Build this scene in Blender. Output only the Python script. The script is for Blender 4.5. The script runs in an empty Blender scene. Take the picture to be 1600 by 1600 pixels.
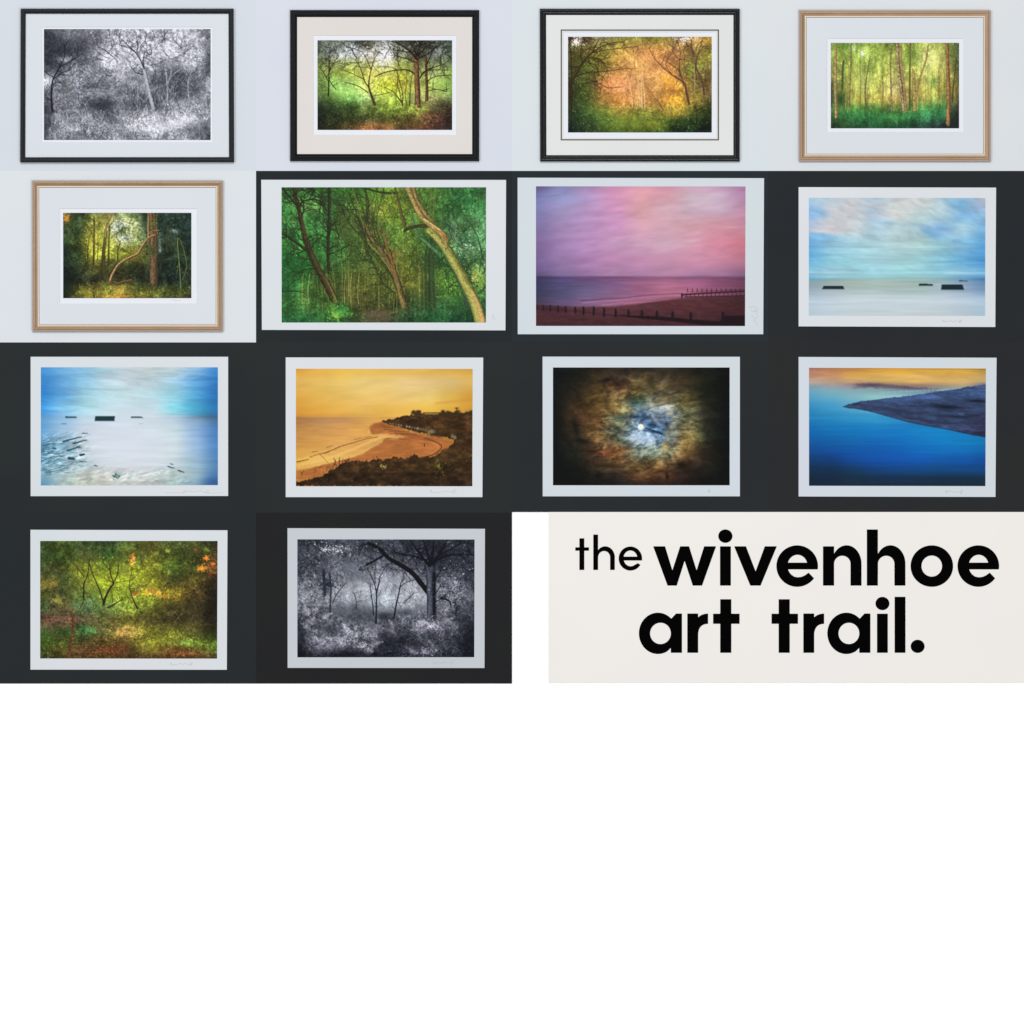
import bpy, bmesh, math
import numpy as np
# ---------------------------------------------------------------- scale: 1 photo pixel = 2 mm on the wall
S = 0.002
E_LIGHT = 1.33           # radiance of a white diffuse surface on this wall (measured from the lamps)
scene = bpy.context.scene
C = scene.collection

def wx(px): return (px-800.0)*S
def wz(py): return (800.0-py)*S

def lin(c):
    c = np.asarray(c, dtype=np.float64)/255.0
    return np.where(c <= 0.04045, c/12.92, ((c+0.055)/1.055)**2.4)
def alb(c):              # base colour of a surface seen with this display colour under the wall's light
    return np.clip(lin(c)/E_LIGHT, 0.0012, 0.9)
def hexc(s): return [int(s[0:2],16), int(s[2:4],16), int(s[4:6],16)]

# ---------------------------------------------------------------- print painter (the motifs printed on the sheets)
SC = 0.40
class Paint:
    def __init__(s, x0, y0, x1, y1, seed):
        s.x0, s.y0, s.x1, s.y1 = x0, y0, x1, y1
        s.W = int(round((x1-x0)*SC)); s.H = int(round((y1-y0)*SC))
        s.c = np.zeros((s.H, s.W, 3)); s.r = np.random.RandomState(seed)
        yy, xx = np.mgrid[0:s.H, 0:s.W]
        s.X = x0+(xx+0.5)/SC; s.Y = y0+(yy+0.5)/SC
    def grid(s, rows):
        ys = [r[0] for r in rows]; n = max(len(r[1].split()) for r in rows)
        arr = []
        for y, t in rows:
            v = [hexc(h) if len(h) == 6 else [int(h, 16)-1, int(h, 16)+1, int(h, 16)+7] for h in t.split()]
            v = np.array(v, float); k = len(v)
            u = np.linspace(0, 1, s.W); xp = np.linspace(0, 1, k)
            f = np.clip(u*(k-1), 0, k-1.0001); i = f.astype(int); t2 = f-i; t2 = t2*t2*(3-2*t2)*0.5+t2*0.5
            arr.append(v[i]*(1-t2)[:, None]+v[i+1]*t2[:, None])
        arr = np.array(arr)
        yv = s.y0+(np.arange(s.H)+0.5)/SC
        idx = np.clip(np.searchsorted(ys, yv)-1, 0, len(ys)-2)
        ysn = np.array(ys, float)
        t = np.clip((yv-ysn[idx])/np.maximum(ysn[idx+1]-ysn[idx], 1e-3), 0, 1)
        t = (t*t*(3-2*t)*0.5+t*0.5)[:, None, None]
        s.c = arr[idx]*(1-t)+arr[idx+1]*t
        return s
    def vn(s, fx, fy, ang=0.0, X=None, Y=None):
        X = s.X if X is None else X; Y = s.Y if Y is None else Y
        ca, sa = math.cos(ang), math.sin(ang)
        U = (X*ca+Y*sa)/fx; V = (-X*sa+Y*ca)/fy
        U = U-U.min()+s.r.rand(); V = V-V.min()+s.r.rand()
        g = s.r.rand(int(V.max())+3, int(U.max())+3)
        i = U.astype(int); j = V.astype(int); a = U-i; b = V-j
        a = a*a*(3-2*a); b = b*b*(3-2*b)
        return (g[j, i]*(1-a)+g[j, i+1]*a)*(1-b)+(g[j+1, i]*(1-a)+g[j+1, i+1]*a)*b
    def fbm(s, fx, fy, o=4, ang=0.0, warp=0.0):
        X, Y = s.X, s.Y
        if warp:
            a = s.vn(fx*.8, fy*.8); b = s.vn(fx*.8, fy*.8)
            X = X+(a-.5)*warp; Y = Y+(b-.5)*warp
        t = 0; n = 0; k = 1.0
        for q in range(o):
            t = t+s.vn(fx/2**q, fy/2**q, ang, X, Y)*k; n += k; k *= 0.6
        return np.clip((t/n-0.5)*1.7+0.5, 0, 1)
    def tex(s, fx, fy, amp, o=4, ang=0, mask=None, warp=0, tint=(1, 1, 1)):
        n = (s.fbm(fx, fy, o, ang, warp)-0.5)*2*amp
        if mask is not None: n = n*mask
        s.c = s.c*np.exp(n[..., None]*np.array(tint))
    def dapple(s, size, amp, mask=None, asp=1.0, ang=0.0):
        n = s.vn(size, size*asp, ang)*.6+s.vn(size*.55, size*.55*asp, ang)*.4
        e = 0.45+1.1*s.vn(size*5, size*5)
        d = (n-.5)*2.6*amp*e
        if mask is not None: d = d*mask
        s.c = s.c*np.exp(np.clip(d, -1.2, .65))[..., None]
    def mix(s, col, a):
        a = np.clip(a, 0, 1)[..., None]
        s.c = s.c*(1-a)+np.array(col, float)*a
    def blob(s, x, y, rx, ry, col, a=1.0, ang=0.0, p=1.0):
        ca, sa = math.cos(ang), math.sin(ang)
        u = ((s.X-x)*ca+(s.Y-y)*sa)/rx; v = (-(s.X-x)*sa+(s.Y-y)*ca)/ry
        s.mix(col, a*np.exp(-(u*u+v*v)**p))
    def pmask(s, pts, feather=0, rough=0, rf=18):
        X, Y = s.X, s.Y
        if rough:
            X = X+(s.fbm(rf, rf, 3)-.5)*rough*2; Y = Y+(s.fbm(rf, rf, 3)-.5)*rough*2
        m = np.zeros(X.shape, bool); n = len(pts)
        for k in range(n):
            xa, ya = pts[k]; xb, yb = pts[(k+1) % n]
            if ya == yb: continue
            cond = ((ya > Y) != (yb > Y)) & (X < (xb-xa)*(Y-ya)/(yb-ya)+xa)
            m ^= cond
        m = m.astype(float)
        return blur(m, max(feather*SC, 0.45))
    def poly(s, pts, col, a=1.0, feather=0, rough=0, rf=18):
        s.mix(col, s.pmask(pts, feather, rough, rf)*a)
    def seg(s, xa, ya, xb, yb, wa, wb, col, a=1.0, soft=0.8):
        ax, ay = (xa-s.x0)*SC, (ya-s.y0)*SC; bx, by = (xb-s.x0)*SC, (yb-s.y0)*SC
        wa = wa*SC/2; wb = wb*SC/2; R = max(wa, wb)+soft+1
        i0 = int(max(0, min(ax, bx)-R)); i1 = int(min(s.W, max(ax, bx)+R+1))
        j0 = int(max(0, min(ay, by)-R)); j1 = int(min(s.H, max(ay, by)+R+1))
        if i1 <= i0 or j1 <= j0: return
        yy, xx = np.mgrid[j0:j1, i0:i1]; xx = xx+.5; yy = yy+.5
        dx, dy = bx-ax, by-ay; L = dx*dx+dy*dy+1e-9
        t = np.clip(((xx-ax)*dx+(yy-ay)*dy)/L, 0, 1)
        d = np.hypot(xx-ax-t*dx, yy-ay-t*dy); w = wa+(wb-wa)*t
        al = np.clip((np.maximum(w, 0.0)-d)/soft+0.5, 0, 1)*a
        thin = np.minimum(1.0, (2*np.maximum(w, .05))/1.0); al = (al*np.sqrt(thin))[..., None]
        s.c[j0:j1, i0:i1] = s.c[j0:j1, i0:i1]*(1-al)+np.array(col, float)*al
    def line(s, pts, w0, w1, col, a=1.0, soft=0.8, n=6, wob=0.0, off=0.0):
        P = catmull(pts, n); m = len(P)
        if wob:
            P = [(x+s.r.randn()*wob, y+s.r.randn()*wob*.5) for x, y in P]
        if off: P = [(x+off, y) for x, y in P]
        for k in range(m-1):
            wa = w0+(w1-w0)*k/(m-1); wb = w0+(w1-w0)*(k+1)/(m-1)
            s.seg(P[k][0], P[k][1], P[k+1][0], P[k+1][1], wa, wb, col, a, soft)
        return P
    def trunk(s, pts, w0, w1, dark, light, side=-1, a=1.0, twigs=0, tl=60, tw=3):
        keep = s.c.copy() if pts[0][1] > pts[-1][1] and pts[0][1] < s.y1-8 else None
        P = s.line(pts, w0, w1, dark, a)
        if light is not None:
            s.line(pts, w0*.62, w1*.62, np.array(dark)*.45+np.array(light)*.55, a*.6, soft=max(1.0, w0*.12), off=side*(w0+w1)/2*.12)
            s.line(pts, w0*.3, w1*.3, light, a*.5, soft=max(1.0, w0*.1), off=side*(w0+w1)/2*.2, wob=w0*.03)
            for k in range(int(len(P)*(3+(w0+w1)/5))):
                q = s.r.rand()*(len(P)-2); i = int(q); w = w0+(w1-w0)*i/len(P)
                x = P[i][0]+(P[i+1][0]-P[i][0])*(q-i)+s.r.uniform(-.4, .4)*w; y = P[i][1]+(P[i+1][1]-P[i][1])*(q-i)
                cc = np.array(dark if s.r.rand() < .58 else light, float)*s.r.uniform(.6, 1.2)
                dx, dy = P[i+1][0]-P[i][0], P[i+1][1]-P[i][1]; L = math.hypot(dx, dy)+1e-6; l = s.r.uniform(4, 16)
                s.seg(x, y, x+dx/L*l, y+dy/L*l, 2.5, 1, cc, .5*a)
        if keep is not None:      # the ground growth closes over the foot of the trunk
            bx, by = pts[0]; R = max(w0*1.2, 12)
            m = np.clip((s.Y-(by-w0*.25)+(s.vn(7, 9)-.5)*R*1.6)/(w0*.25+4)+.3, 0, 1)*np.exp(-(((s.X-bx)/(R*1.3))**4)-((s.Y-by)/(R*2))**4)
            s.c = s.c*(1-m[..., None])+keep*m[..., None]
        for k in range(twigs):
            i = s.r.randint(1, len(P)-1)
            dx, dy = P[i][0]-P[i-1][0], P[i][1]-P[i-1][1]
            s.twig(P[i][0], P[i][1], math.atan2(dy, dx)+s.r.choice([-1, 1])*s.r.uniform(.4, 1.1), tl*s.r.uniform(.5, 1.2), tw, dark, 2, a)
    def twig(s, x, y, ang, L, w, col, depth=3, a=1.0, curl=.25, grav=0.0):
        n = max(3, int(L/11)); st = L/n; w = w*1.25
        for k in range(n):
            ang += s.r.randn()*curl*.6+grav
            x2, y2 = x+math.cos(ang)*st, y+math.sin(ang)*st
            wa = w*(1-.6*k/n); s.seg(x, y, x2, y2, wa, w*(1-.6*(k+1)/n), col, a)
            x, y = x2, y2
            if depth > 0 and k > 0 and s.r.rand() < .55:
                s.twig(x, y, ang+s.r.choice([-1, 1])*s.r.uniform(.35, .9), L*s.r.uniform(.35, .65), wa*.6, col, depth-1, a, curl, grav)
    def thicket(s, n, region, L, w, cols, a=.7, up=True, depth=3):
        for k in range(n):
            x = s.r.uniform(region[0], region[2]); y = s.r.uniform(region[1], region[3])
            ang = s.r.uniform(-2.7, -.45) if up else s.r.uniform(-3.14, 3.14)
            s.twig(x, y, ang, L*s.r.uniform(.5, 1.3), w*s.r.uniform(.6, 1.3), cols[s.r.randint(len(cols))], depth, a, .3)
    def leaves(s, n, size, var, cols=None, a=.8, region=None, mask=None, jit=0.5, asp=.5, ang=None, bias=0.0, tint=(1, 1, 1)):
        """n small marks; colour is the ground colour times exp(var*N) or one of cols."""
        x0, y0, x1, y1 = region or (s.x0, s.y0, s.x1, s.y1)
        if region and (x1-x0)*(y1-y0) < .4*(s.x1-s.x0)*(s.y1-s.y0):      # small patches thin out towards their rim
            th0 = s.r.uniform(0, 2*math.pi, n); rr = np.abs(s.r.randn(n))*.5
            wob = 1+.3*np.sin(th0*3+s.r.rand()*6)+.2*np.sin(th0*5+s.r.rand()*6)
            x = (x0+x1)/2+np.cos(th0)*rr*wob*(x1-x0)*.55; y = (y0+y1)/2+np.sin(th0)*rr*wob*(y1-y0)*.55
        else:
            x = s.r.uniform(x0, x1, n); y = s.r.uniform(y0, y1, n)
        px = (x-s.x0)*SC; py = (y-s.y0)*SC
        ok = (px > 0) & (px < s.W-1) & (py > 0) & (py < s.H-1)
        px = px[ok]; py = py[ok]
        if mask is not None:
            mm = mask[py.astype(int), px.astype(int)]
            k = s.r.rand(len(px)) < mm; px = px[k]; py = py[k]
        m = len(px)
        if m == 0: return
        th = s.r.uniform(0, math.pi, m) if ang is None else ang+s.r.randn(m)*.35
        r = size*SC*.5*np.exp(s.r.randn(m)*jit*.6)
        base = s.c[py.astype(int), px.astype(int)]
        if cols is None:
            k = np.exp(np.clip(s.r.randn(m, 1), -1.7, 1.15)*var+bias)
            col = base*k**np.array(tint)
        else:
            cc = np.array([hexc(h) for h in cols], float)
            col = cc[s.r.randint(0, len(cc), m)]*np.exp(np.clip(s.r.randn(m, 1), -1.5, 1.3)*var)
        R = int(math.ceil(size*SC*.5*(1+jit)))+1
        ca, sa = np.cos(th), np.sin(th)
        ix = px.astype(int); iy = py.astype(int)
        for dy in range(-R, R+1):
            for dx in range(-R, R+1):
                X = ix+dx; Y = iy+dy
                g = (X >= 0) & (X < s.W) & (Y >= 0) & (Y < s.H)
                ex = X+.5-px; ey = Y+.5-py
                u = (ex*ca+ey*sa)/np.maximum(r, .35); v = (-ex*sa+ey*ca)/np.maximum(r*asp, .35)
                al = np.clip(1.6-(u*u+v*v), 0, 1)*a
                g &= al > 0.02
                if not g.any(): continue
                al = al[g][:, None]
                s.c[Y[g], X[g]] = s.c[Y[g], X[g]]*(1-al)+col[g]*al
    def fin(s, b=0.0, sharp=0.0, lo=0, con=1.0, mid=110, grain=0.0, sat=1.0, bal=(1, 1, 1)):
        if grain: s.dapple(7, grain); s.dapple(4.5, grain*.7)
        c = s.c
        if con != 1.0: c = mid+(c-mid)*con
        if b: c = np.stack([blur(c[..., k], b) for k in range(3)], -1)
        if sat != 1.0:
            g = c.mean(-1, keepdims=True); c = g+(c-g)*sat
        c = c*np.array(bal)
        if sharp:
            bl = np.stack([blur(c[..., k], 1.2) for k in range(3)], -1); c = c+(c-bl)*sharp
        s.c = np.clip(c, lo, 250)
        return s.c

def blur(m, sg):
    R = max(1, int(sg*2.5+.5)); k = np.exp(-np.arange(-R, R+1)**2/(2*sg*sg)); k /= k.sum()
    p = np.pad(m, R, mode='edge'); t = 0
    for i in range(2*R+1): t = t+k[i]*p[i:i+m.shape[0], :]
    u = 0
    for i in range(2*R+1): u = u+k[i]*t[:, i:i+m.shape[1]]
    return u

def catmull(p, n=6):
    if len(p) < 3:
        (xa, ya), (xb, yb) = p
        return [(xa+(xb-xa)*k/n, ya+(yb-ya)*k/n) for k in range(n+1)]
    q = [p[0]]+list(p)+[p[-1]]; o = []
    for i in range(1, len(q)-2):
        for k in range(n):
            t = k/n; r = []
            for d in (0, 1):
                a, b, c, e = q[i-1][d], q[i][d], q[i+1][d], q[i+2][d]
                r.append(.5*((2*b)+(-a+c)*t+(2*a-5*b+4*c-e)*t*t+(-a+3*b-3*c+e)*t**3))
            o.append(tuple(r))
    o.append(p[-1]); return o

# ---------------------------------------------------------------- the fourteen motifs
def pic_white_wood():
    p = Paint(276, 183, 1317, 876, 11)
    p.grid([(183, '48 60 68 6e 60 82 96 98 a0 98 a0 88 6c'), (250, '3c 50 64 54 66 88 a6 a4 a2 a4 a8 98 60'),
            (320, '38 3e 48 50 96 ae b0 a6 9c ae ac a0 62'), (390, '40 54 66 58 8a a6 9a a2 84 8c 98 a2 5c'), (450, '5a 5c 80 70 60 78 80 6e 70 60 56 70 60'),
            (520, '96 68 74 62 66 78 74 78 5c 50 60 66 76'), (600, '58 7c 74 6c 70 72 80 5c 6c 60 66 64 84'), (660, '44 6a 7c 58 3c 70 60 5a 60 78 84 90 80'),
            (740, '3e 74 70 76 66 60 86 92 98 9a 98 62 6a'), (810, '3a 70 80 66 70 7a 8e 94 a6 96 74 66 54'), (876, '36 6c 78 7c 6a 92 8c 78 6c 80 88 70 50')])
    p.blob(1090, 770, 200, 38, (196, 196, 206), .5, ang=-.1); p.blob(640, 180, 0.1, 0.1, (0, 0, 0), 0)
    p.blob(440, 215, 60, 32, (150, 152, 158), .6); p.blob(410, 372, 52, 14, (176, 178, 184), .6); p.blob(530, 418, 45, 22, (180, 182, 188), .5)
    p.blob(290, 505, 60, 32, (190, 192, 198), .6)
    p.tex(70, 60, .22, 4, warp=60)
    crown = p.pmask([(520, 183), (1250, 183), (1240, 420), (1050, 390), (900, 450), (700, 420), (560, 330)], 30)
    p.dapple(30, 0.12); p.dapple(9, 0.22)
    p.leaves(4200, 8, .24, a=.6); p.leaves(5200, 5, .34, a=.7)
    for k in range(60):
        x, y = p.r.uniform(560, 1250), p.r.uniform(200, 440)
        p.twig(x, y, p.r.uniform(-2.6, -.5), p.r.uniform(30, 90), 3, (80, 82, 90), 2, .5)
    p.leaves(3800, 6, .18, ['b4b2be', 'c6c4d0', 'a4a2ae', 'd0ced8'], a=.6, mask=crown*.75)
    p.leaves(2600, 5, .2, ['34383e', '484c52'], a=.55, mask=1-crown*.7)
    p.mix((184, 182, 194), crown*.30*(.4+.9*p.fbm(120, 70, 3))); p.dapple(16, .22, crown)
    for k in range(40): p.twig(p.r.uniform(620, 1200), p.r.uniform(230, 420), p.r.uniform(-3, -.2), 80, 4, (66, 68, 76), 3, .6)
    for k in range(70):
        x, y = p.r.uniform(290, 1300), p.r.uniform(430, 700)
        p.twig(x, y, p.r.uniform(-2.8, -.3), p.r.uniform(25, 90), 3, (165, 163, 172) if p.r.rand() < .6 else (44, 47, 53), 2, .6)
    for pts, w in [([(912, 455), (860, 345), (790, 275), (715, 205)], 9), ([(850, 330), (800, 300), (745, 285)], 5), ([(905, 440), (895, 370), (915, 312)], 8), ([(705, 355), (650, 310), (610, 295)], 5),
                   ([(915, 320), (940, 345), (950, 300)], 5), ([(900, 470), (850, 455), (822, 420)], 6)]:
        P = p.line(pts, w, 2.5, (52, 55, 62), .85)
        for q in P[::3]: p.twig(q[0], q[1], p.r.uniform(-2.9, -.4), 60, 3, (62, 64, 72), 2, .7)
    p.trunk([(962, 684), (948, 630), (932, 570), (916, 500), (903, 440)], 30, 22, (84, 86, 94), (196, 198, 206), -1)
    p.blob(975, 620, 22, 60, (44, 47, 53), .6, -.3); p.blob(1000, 500, 60, 50, (58, 61, 68), .45); p.blob(1140, 560, 50, 60, (56, 59, 66), .4)
    p.trunk([(868, 490), (866, 560), (862, 640)], 10, 14, (100, 102, 110), (182, 182, 190), -1, .8)
    for pts in ([(1048, 660), (1047, 560), (1062, 490), (1130, 430)], [(1047, 560), (1040, 470), (1030, 425)], [(1062, 490), (1070, 440), (1050, 400)], [(1180, 735), (1182, 640), (1176, 520), (1200, 440)]):
        p.trunk(pts, 13, 4, (110, 111, 120), (186, 186, 194), -1, .8)
    for pts, w in [([(330, 700), (322, 600), (332, 500), (375, 420), (405, 350), (400, 270)], 13), ([(375, 420), (450, 380), (500, 350)], 6), ([(332, 500), (380, 460), (440, 440)], 6)]:
        P = p.line(pts, w, 3, (34, 38, 44), .9)
        for q in P[4::3]: p.twig(q[0], q[1], p.r.uniform(-2.9, -.3), 70, 4, (36, 40, 46), 2, .8)
    p.blob(660, 655, 60, 50, (50, 53, 60), .75)
    low = p.pmask([(276, 720), (500, 690), (900, 690), (1317, 700), (1317, 876), (276, 876)], 20)
    for k in range(1300):
        x, y = p.r.uniform(276, 1317), p.r.uniform(700, 880); a = p.r.uniform(-2.3, -.8); L = p.r.uniform(8, 30)
        j, i = int(min(p.H-1, max(0, (y-p.y0)*SC))), int(min(p.W-1, (x-p.x0)*SC)); b = p.c[j, i]*p.r.choice([.55, 1.35, 1.6])
        p.seg(x, y, x+math.cos(a)*L, y+math.sin(a)*L, 2.5, 1, np.minimum(b, 225), .6)
    p.leaves(1800, 5, .25, ['c4c2cc', 'b4b2bc'], a=.6, mask=low*.6)
    p.blob(480, 260, 130, 75, (58, 60, 66), .55)
    p.blob(300, 300, 90, 120, (52, 55, 60), .35); p.blob(1090, 775, 170, 26, (206, 206, 214), .45, -.1); p.blob(1220, 800, 60, 50, (90, 92, 98), .3)
    for k in range(60): p.twig(p.r.uniform(800, 1100), p.r.uniform(560, 690), p.r.uniform(-2.2, -.9), 70, 3, (52, 55, 61) if k % 2 else (150, 150, 158), 2, .6)
    p.c = (p.c-112)*1.22+118
    p.trunk([(960, 682), (947, 630), (931, 570), (915, 500), (902, 440)], 20, 15, (150, 152, 160), (206, 208, 214), -1, .8)
    p.c = (p.c-115)*1.1+119
    return p.fin(grain=0.13, b=.4, sharp=.35, lo=26, con=1.0)

def pic_oak_clearing():
    p = Paint(385, 253, 1226, 813, 12)
    p.grid([(253, '3c4038 565c54 5f6462 45463a 8f9490 45473c 35352c 454a44 3a4a3c'), (340, '50584a 8a908c a6aaae 8f8a80 c8c4c8 7a7e68 4a4a3c 6a706c 50584a'),
            (400, '4a5238 7a8058 a0a468 9a9a70 d4ccc8 98a058 5a5a44 70765c 505c48'), (450, '4a5a34 77843e a4ae48 c0b458 dccc78 a0a83c 7a7a4a 6a7250 66763f'),
            (530, '465c34 6a9a4a a2c463 c4c86c bcc02c a8a430 8a8e4c 84964c 6a9a48'), (610, '2e3c28 4a6a34 6aa052 98b472 a4b84a 90a840 94965c 7c7650 4a5a3c'),
            (680, '222a20 2e3a22 3a4a24 526230 62742e 62722e 707a34 4c4a2e 40362c'), (740, '1e221c 2a3020 343a22 3c4024 464824 40401f 4c4424 42302a 302622'),
            (813, '1e221c 38361f 5e4a2a 8a5836 7e5432 4e3c26 5e3e2c 4e342c 2a2422')])
    p.blob(800, 360, 70, 40, (214, 212, 218), .6); p.blob(660, 345, 90, 40, (176, 180, 184), .5); p.blob(735, 470, 26, 110, (222, 206, 120), .25)
    p.blob(740, 540, 40, 60, (190, 196, 50), .35)
    p.tex(60, 50, .28, 4, warp=50)
    p.dapple(30, 0.10); p.dapple(9, 0.2)
    p.leaves(4500, 10, .16, a=.5); p.leaves(5000, 6, .22, a=.6)
    top = p.pmask([(385, 253), (1226, 253), (1226, 400), (1100, 380), (960, 340), (830, 330), (780, 290), (640, 350), (560, 360), (460, 400), (385, 400)], 12, 30)
    for k in range(5):
        p.leaves(900, 8, .3, ['2c3226', '3a4030', '464a34', '333428', '1f241d'], a=.8, mask=top*.8*p.fbm(50, 40, 3)**1.5*1.8)
    p.leaves(1500, 6, .2, ['a8b0a8', 'c4c8c8', '8a9488'], a=.6, mask=top*.55)
    mid = p.pmask([(385, 380), (1226, 380), (1226, 620), (385, 620)], 25)
    p.leaves(2200, 7, .15, ['b0bc48', 'a0b044', 'c4c864', '86a444', '8fb45c', 'b8b840'], a=.42, mask=mid*.6)
    p.leaves(1100, 6, .2, ['3c5026', '4a5c2c'], a=.6, mask=mid*.5)
    p.thicket(34, (385, 260, 1226, 420), 110, 4, [(40, 38, 32), (58, 54, 42), (30, 28, 24)], .75, up=False)
    p.thicket(30, (400, 420, 1226, 600), 90, 3, [(70, 74, 36), (52, 52, 32), (110, 112, 44)], .6)
    p.mix((164, 184, 84), mid*.26); p.blob(560, 545, 90, 60, (150, 196, 112), .45); p.blob(1150, 540, 70, 50, (146, 176, 84), .4)
    p.leaves(900, 8, .12, ['b4bab8', 'c8ccce', 'a0a8a0'], a=.5, mask=top*p.fbm(60, 30, 3)**2)
    dk = (42, 36, 30)
    for pts, w in [([(500, 560), (460, 500), (455, 400), (450, 330)], 5), ([(452, 600), (456, 500), (458, 400), (462, 300)], 10), ([(456, 460), (480, 400), (520, 350)], 5), ([(456, 520), (420, 450), (395, 420)], 5)]:
        P = p.line(pts, w, 3, dk, .85)
        for q in P[3::3]: p.twig(q[0], q[1], p.r.uniform(-2.8, -.3), 60, 3, dk, 2, .8)
    for pts, w in [([(742, 655), (722, 600), (705, 540), (712, 470), (722, 420)], 18), ([(705, 545), (680, 510), (650, 420), (618, 370)], 9), ([(722, 440), (700, 390), (680, 340)], 6), ([(722, 430), (740, 370), (775, 320)], 6),
                   ([(700, 580), (640, 540), (560, 515)], 6), ([(680, 500), (600, 460), (520, 430)], 4), ([(730, 600), (790, 590), (850, 575)], 3)]:
        P = p.line(pts, w, 3, (74, 54, 36) if w > 8 else (60, 46, 34), .92)
        for q in P[5::4]: p.twig(q[0], q[1], p.r.uniform(-2.7, -.4), 55, 2.5, (70, 58, 44), 2, .75)
    for x, w in ((905, 7), (922, 8), (968, 9), (938, 5), (880, 5)):
        P = p.line([(x+p.r.uniform(-10, 10), 662), (x-5, 590), (x+p.r.uniform(-25, 5), 520), (x+p.r.uniform(-40, 20), 440)], w, 2.5, (78, 62, 34), .9)
        for q in P[5::3]: p.twig(q[0], q[1], p.r.uniform(-2.7, -.5), 60, 2.5, (92, 78, 34), 2, .7)
    P = p.line([(908, 640), (880, 600), (850, 570), (800, 545)], 8, 2.5, (70, 56, 36), .9)
    for k in range(26): p.twig(p.r.uniform(790, 1000), p.r.uniform(420, 600), p.r.uniform(-3, -.2), 70, 2.5, (110, 98, 34), 2, .6)
    p.line([(1000, 470), (950, 440), (880, 440), (800, 455), (745, 480)], 9, 5, (52, 46, 36), .95)
    p.line([(880, 440), (840, 420), (760, 420)], 5, 3, (60, 56, 40), .9)
    p.trunk([(1010, 690), (1010, 600), (1006, 500), (1003, 400), (1000, 340)], 38, 26, (62, 44, 32), (150, 112, 78), -1)
    p.trunk([(1066, 640), (1068, 560), (1064, 470), (1062, 360)], 20, 14, (60, 42, 32), (120, 84, 58), -1)
    for pts, w in [([(1003, 370), (960, 320), (880, 270), (820, 256)], 14), ([(1003, 350), (985, 300), (960, 255)], 12), ([(1005, 345), (1020, 300), (1030, 250)], 12), ([(1008, 350), (1060, 300), (1120, 256)], 12), ([(1005, 370), (1070, 340), (1150, 280), (1200, 256)], 8),
                   ([(1000, 390), (930, 365), (870, 350)], 7), ([(1025, 490), (1060, 440), (1150, 410), (1226, 370)], 7), ([(1070, 510), (1120, 480), (1226, 470)], 6), ([(1030, 470), (1090, 440), (1200, 440)], 5),
                   ([(1075, 570), (1130, 560), (1190, 575)], 4), ([(1060, 420), (1100, 330), (1120, 290)], 6), ([(960, 330), (900, 320), (840, 310)], 6)]:
        P = p.line(pts, w, 3, (36, 31, 26), .93)
        for q in P[3::3]: p.twig(q[0], q[1], p.r.uniform(-3.1, 0), 60, 3, (38, 34, 28), 2, .8)
    g = p.pmask([(385, 600), (480, 620), (560, 640), (640, 670), (740, 660), (860, 670), (980, 690), (1080, 640), (1226, 620), (1226, 813), (385, 813)], 14, 14)
    p.leaves(3200, 6, .38, a=.65, mask=g); p.leaves(900, 5, .2, ['7c8438', '5c6a2c', '8a8a4c'], a=.6, mask=g*.5)
    lf = p.pmask([(600, 770), (760, 745), (860, 765), (1000, 760), (1130, 770), (1100, 813), (560, 813)], 12)
    p.leaves(900, 6, .25, ['b0643c', 'c88458', '8a4a2c', '6e3a26', 'd09a70'], a=.75, mask=lf*.7)
    p.leaves(500, 5, .2, ['8a4a34', '5c3428', 'a06a48'], a=.7, region=(930, 640, 1226, 813), mask=g*.8)
    p.c = np.minimum(p.c*1.07, 250)
    p.c = (p.c-90)*1.2+94
    return p.fin(grain=0.12, b=.4, sharp=.3, lo=18, con=1.02, sat=.9)

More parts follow.
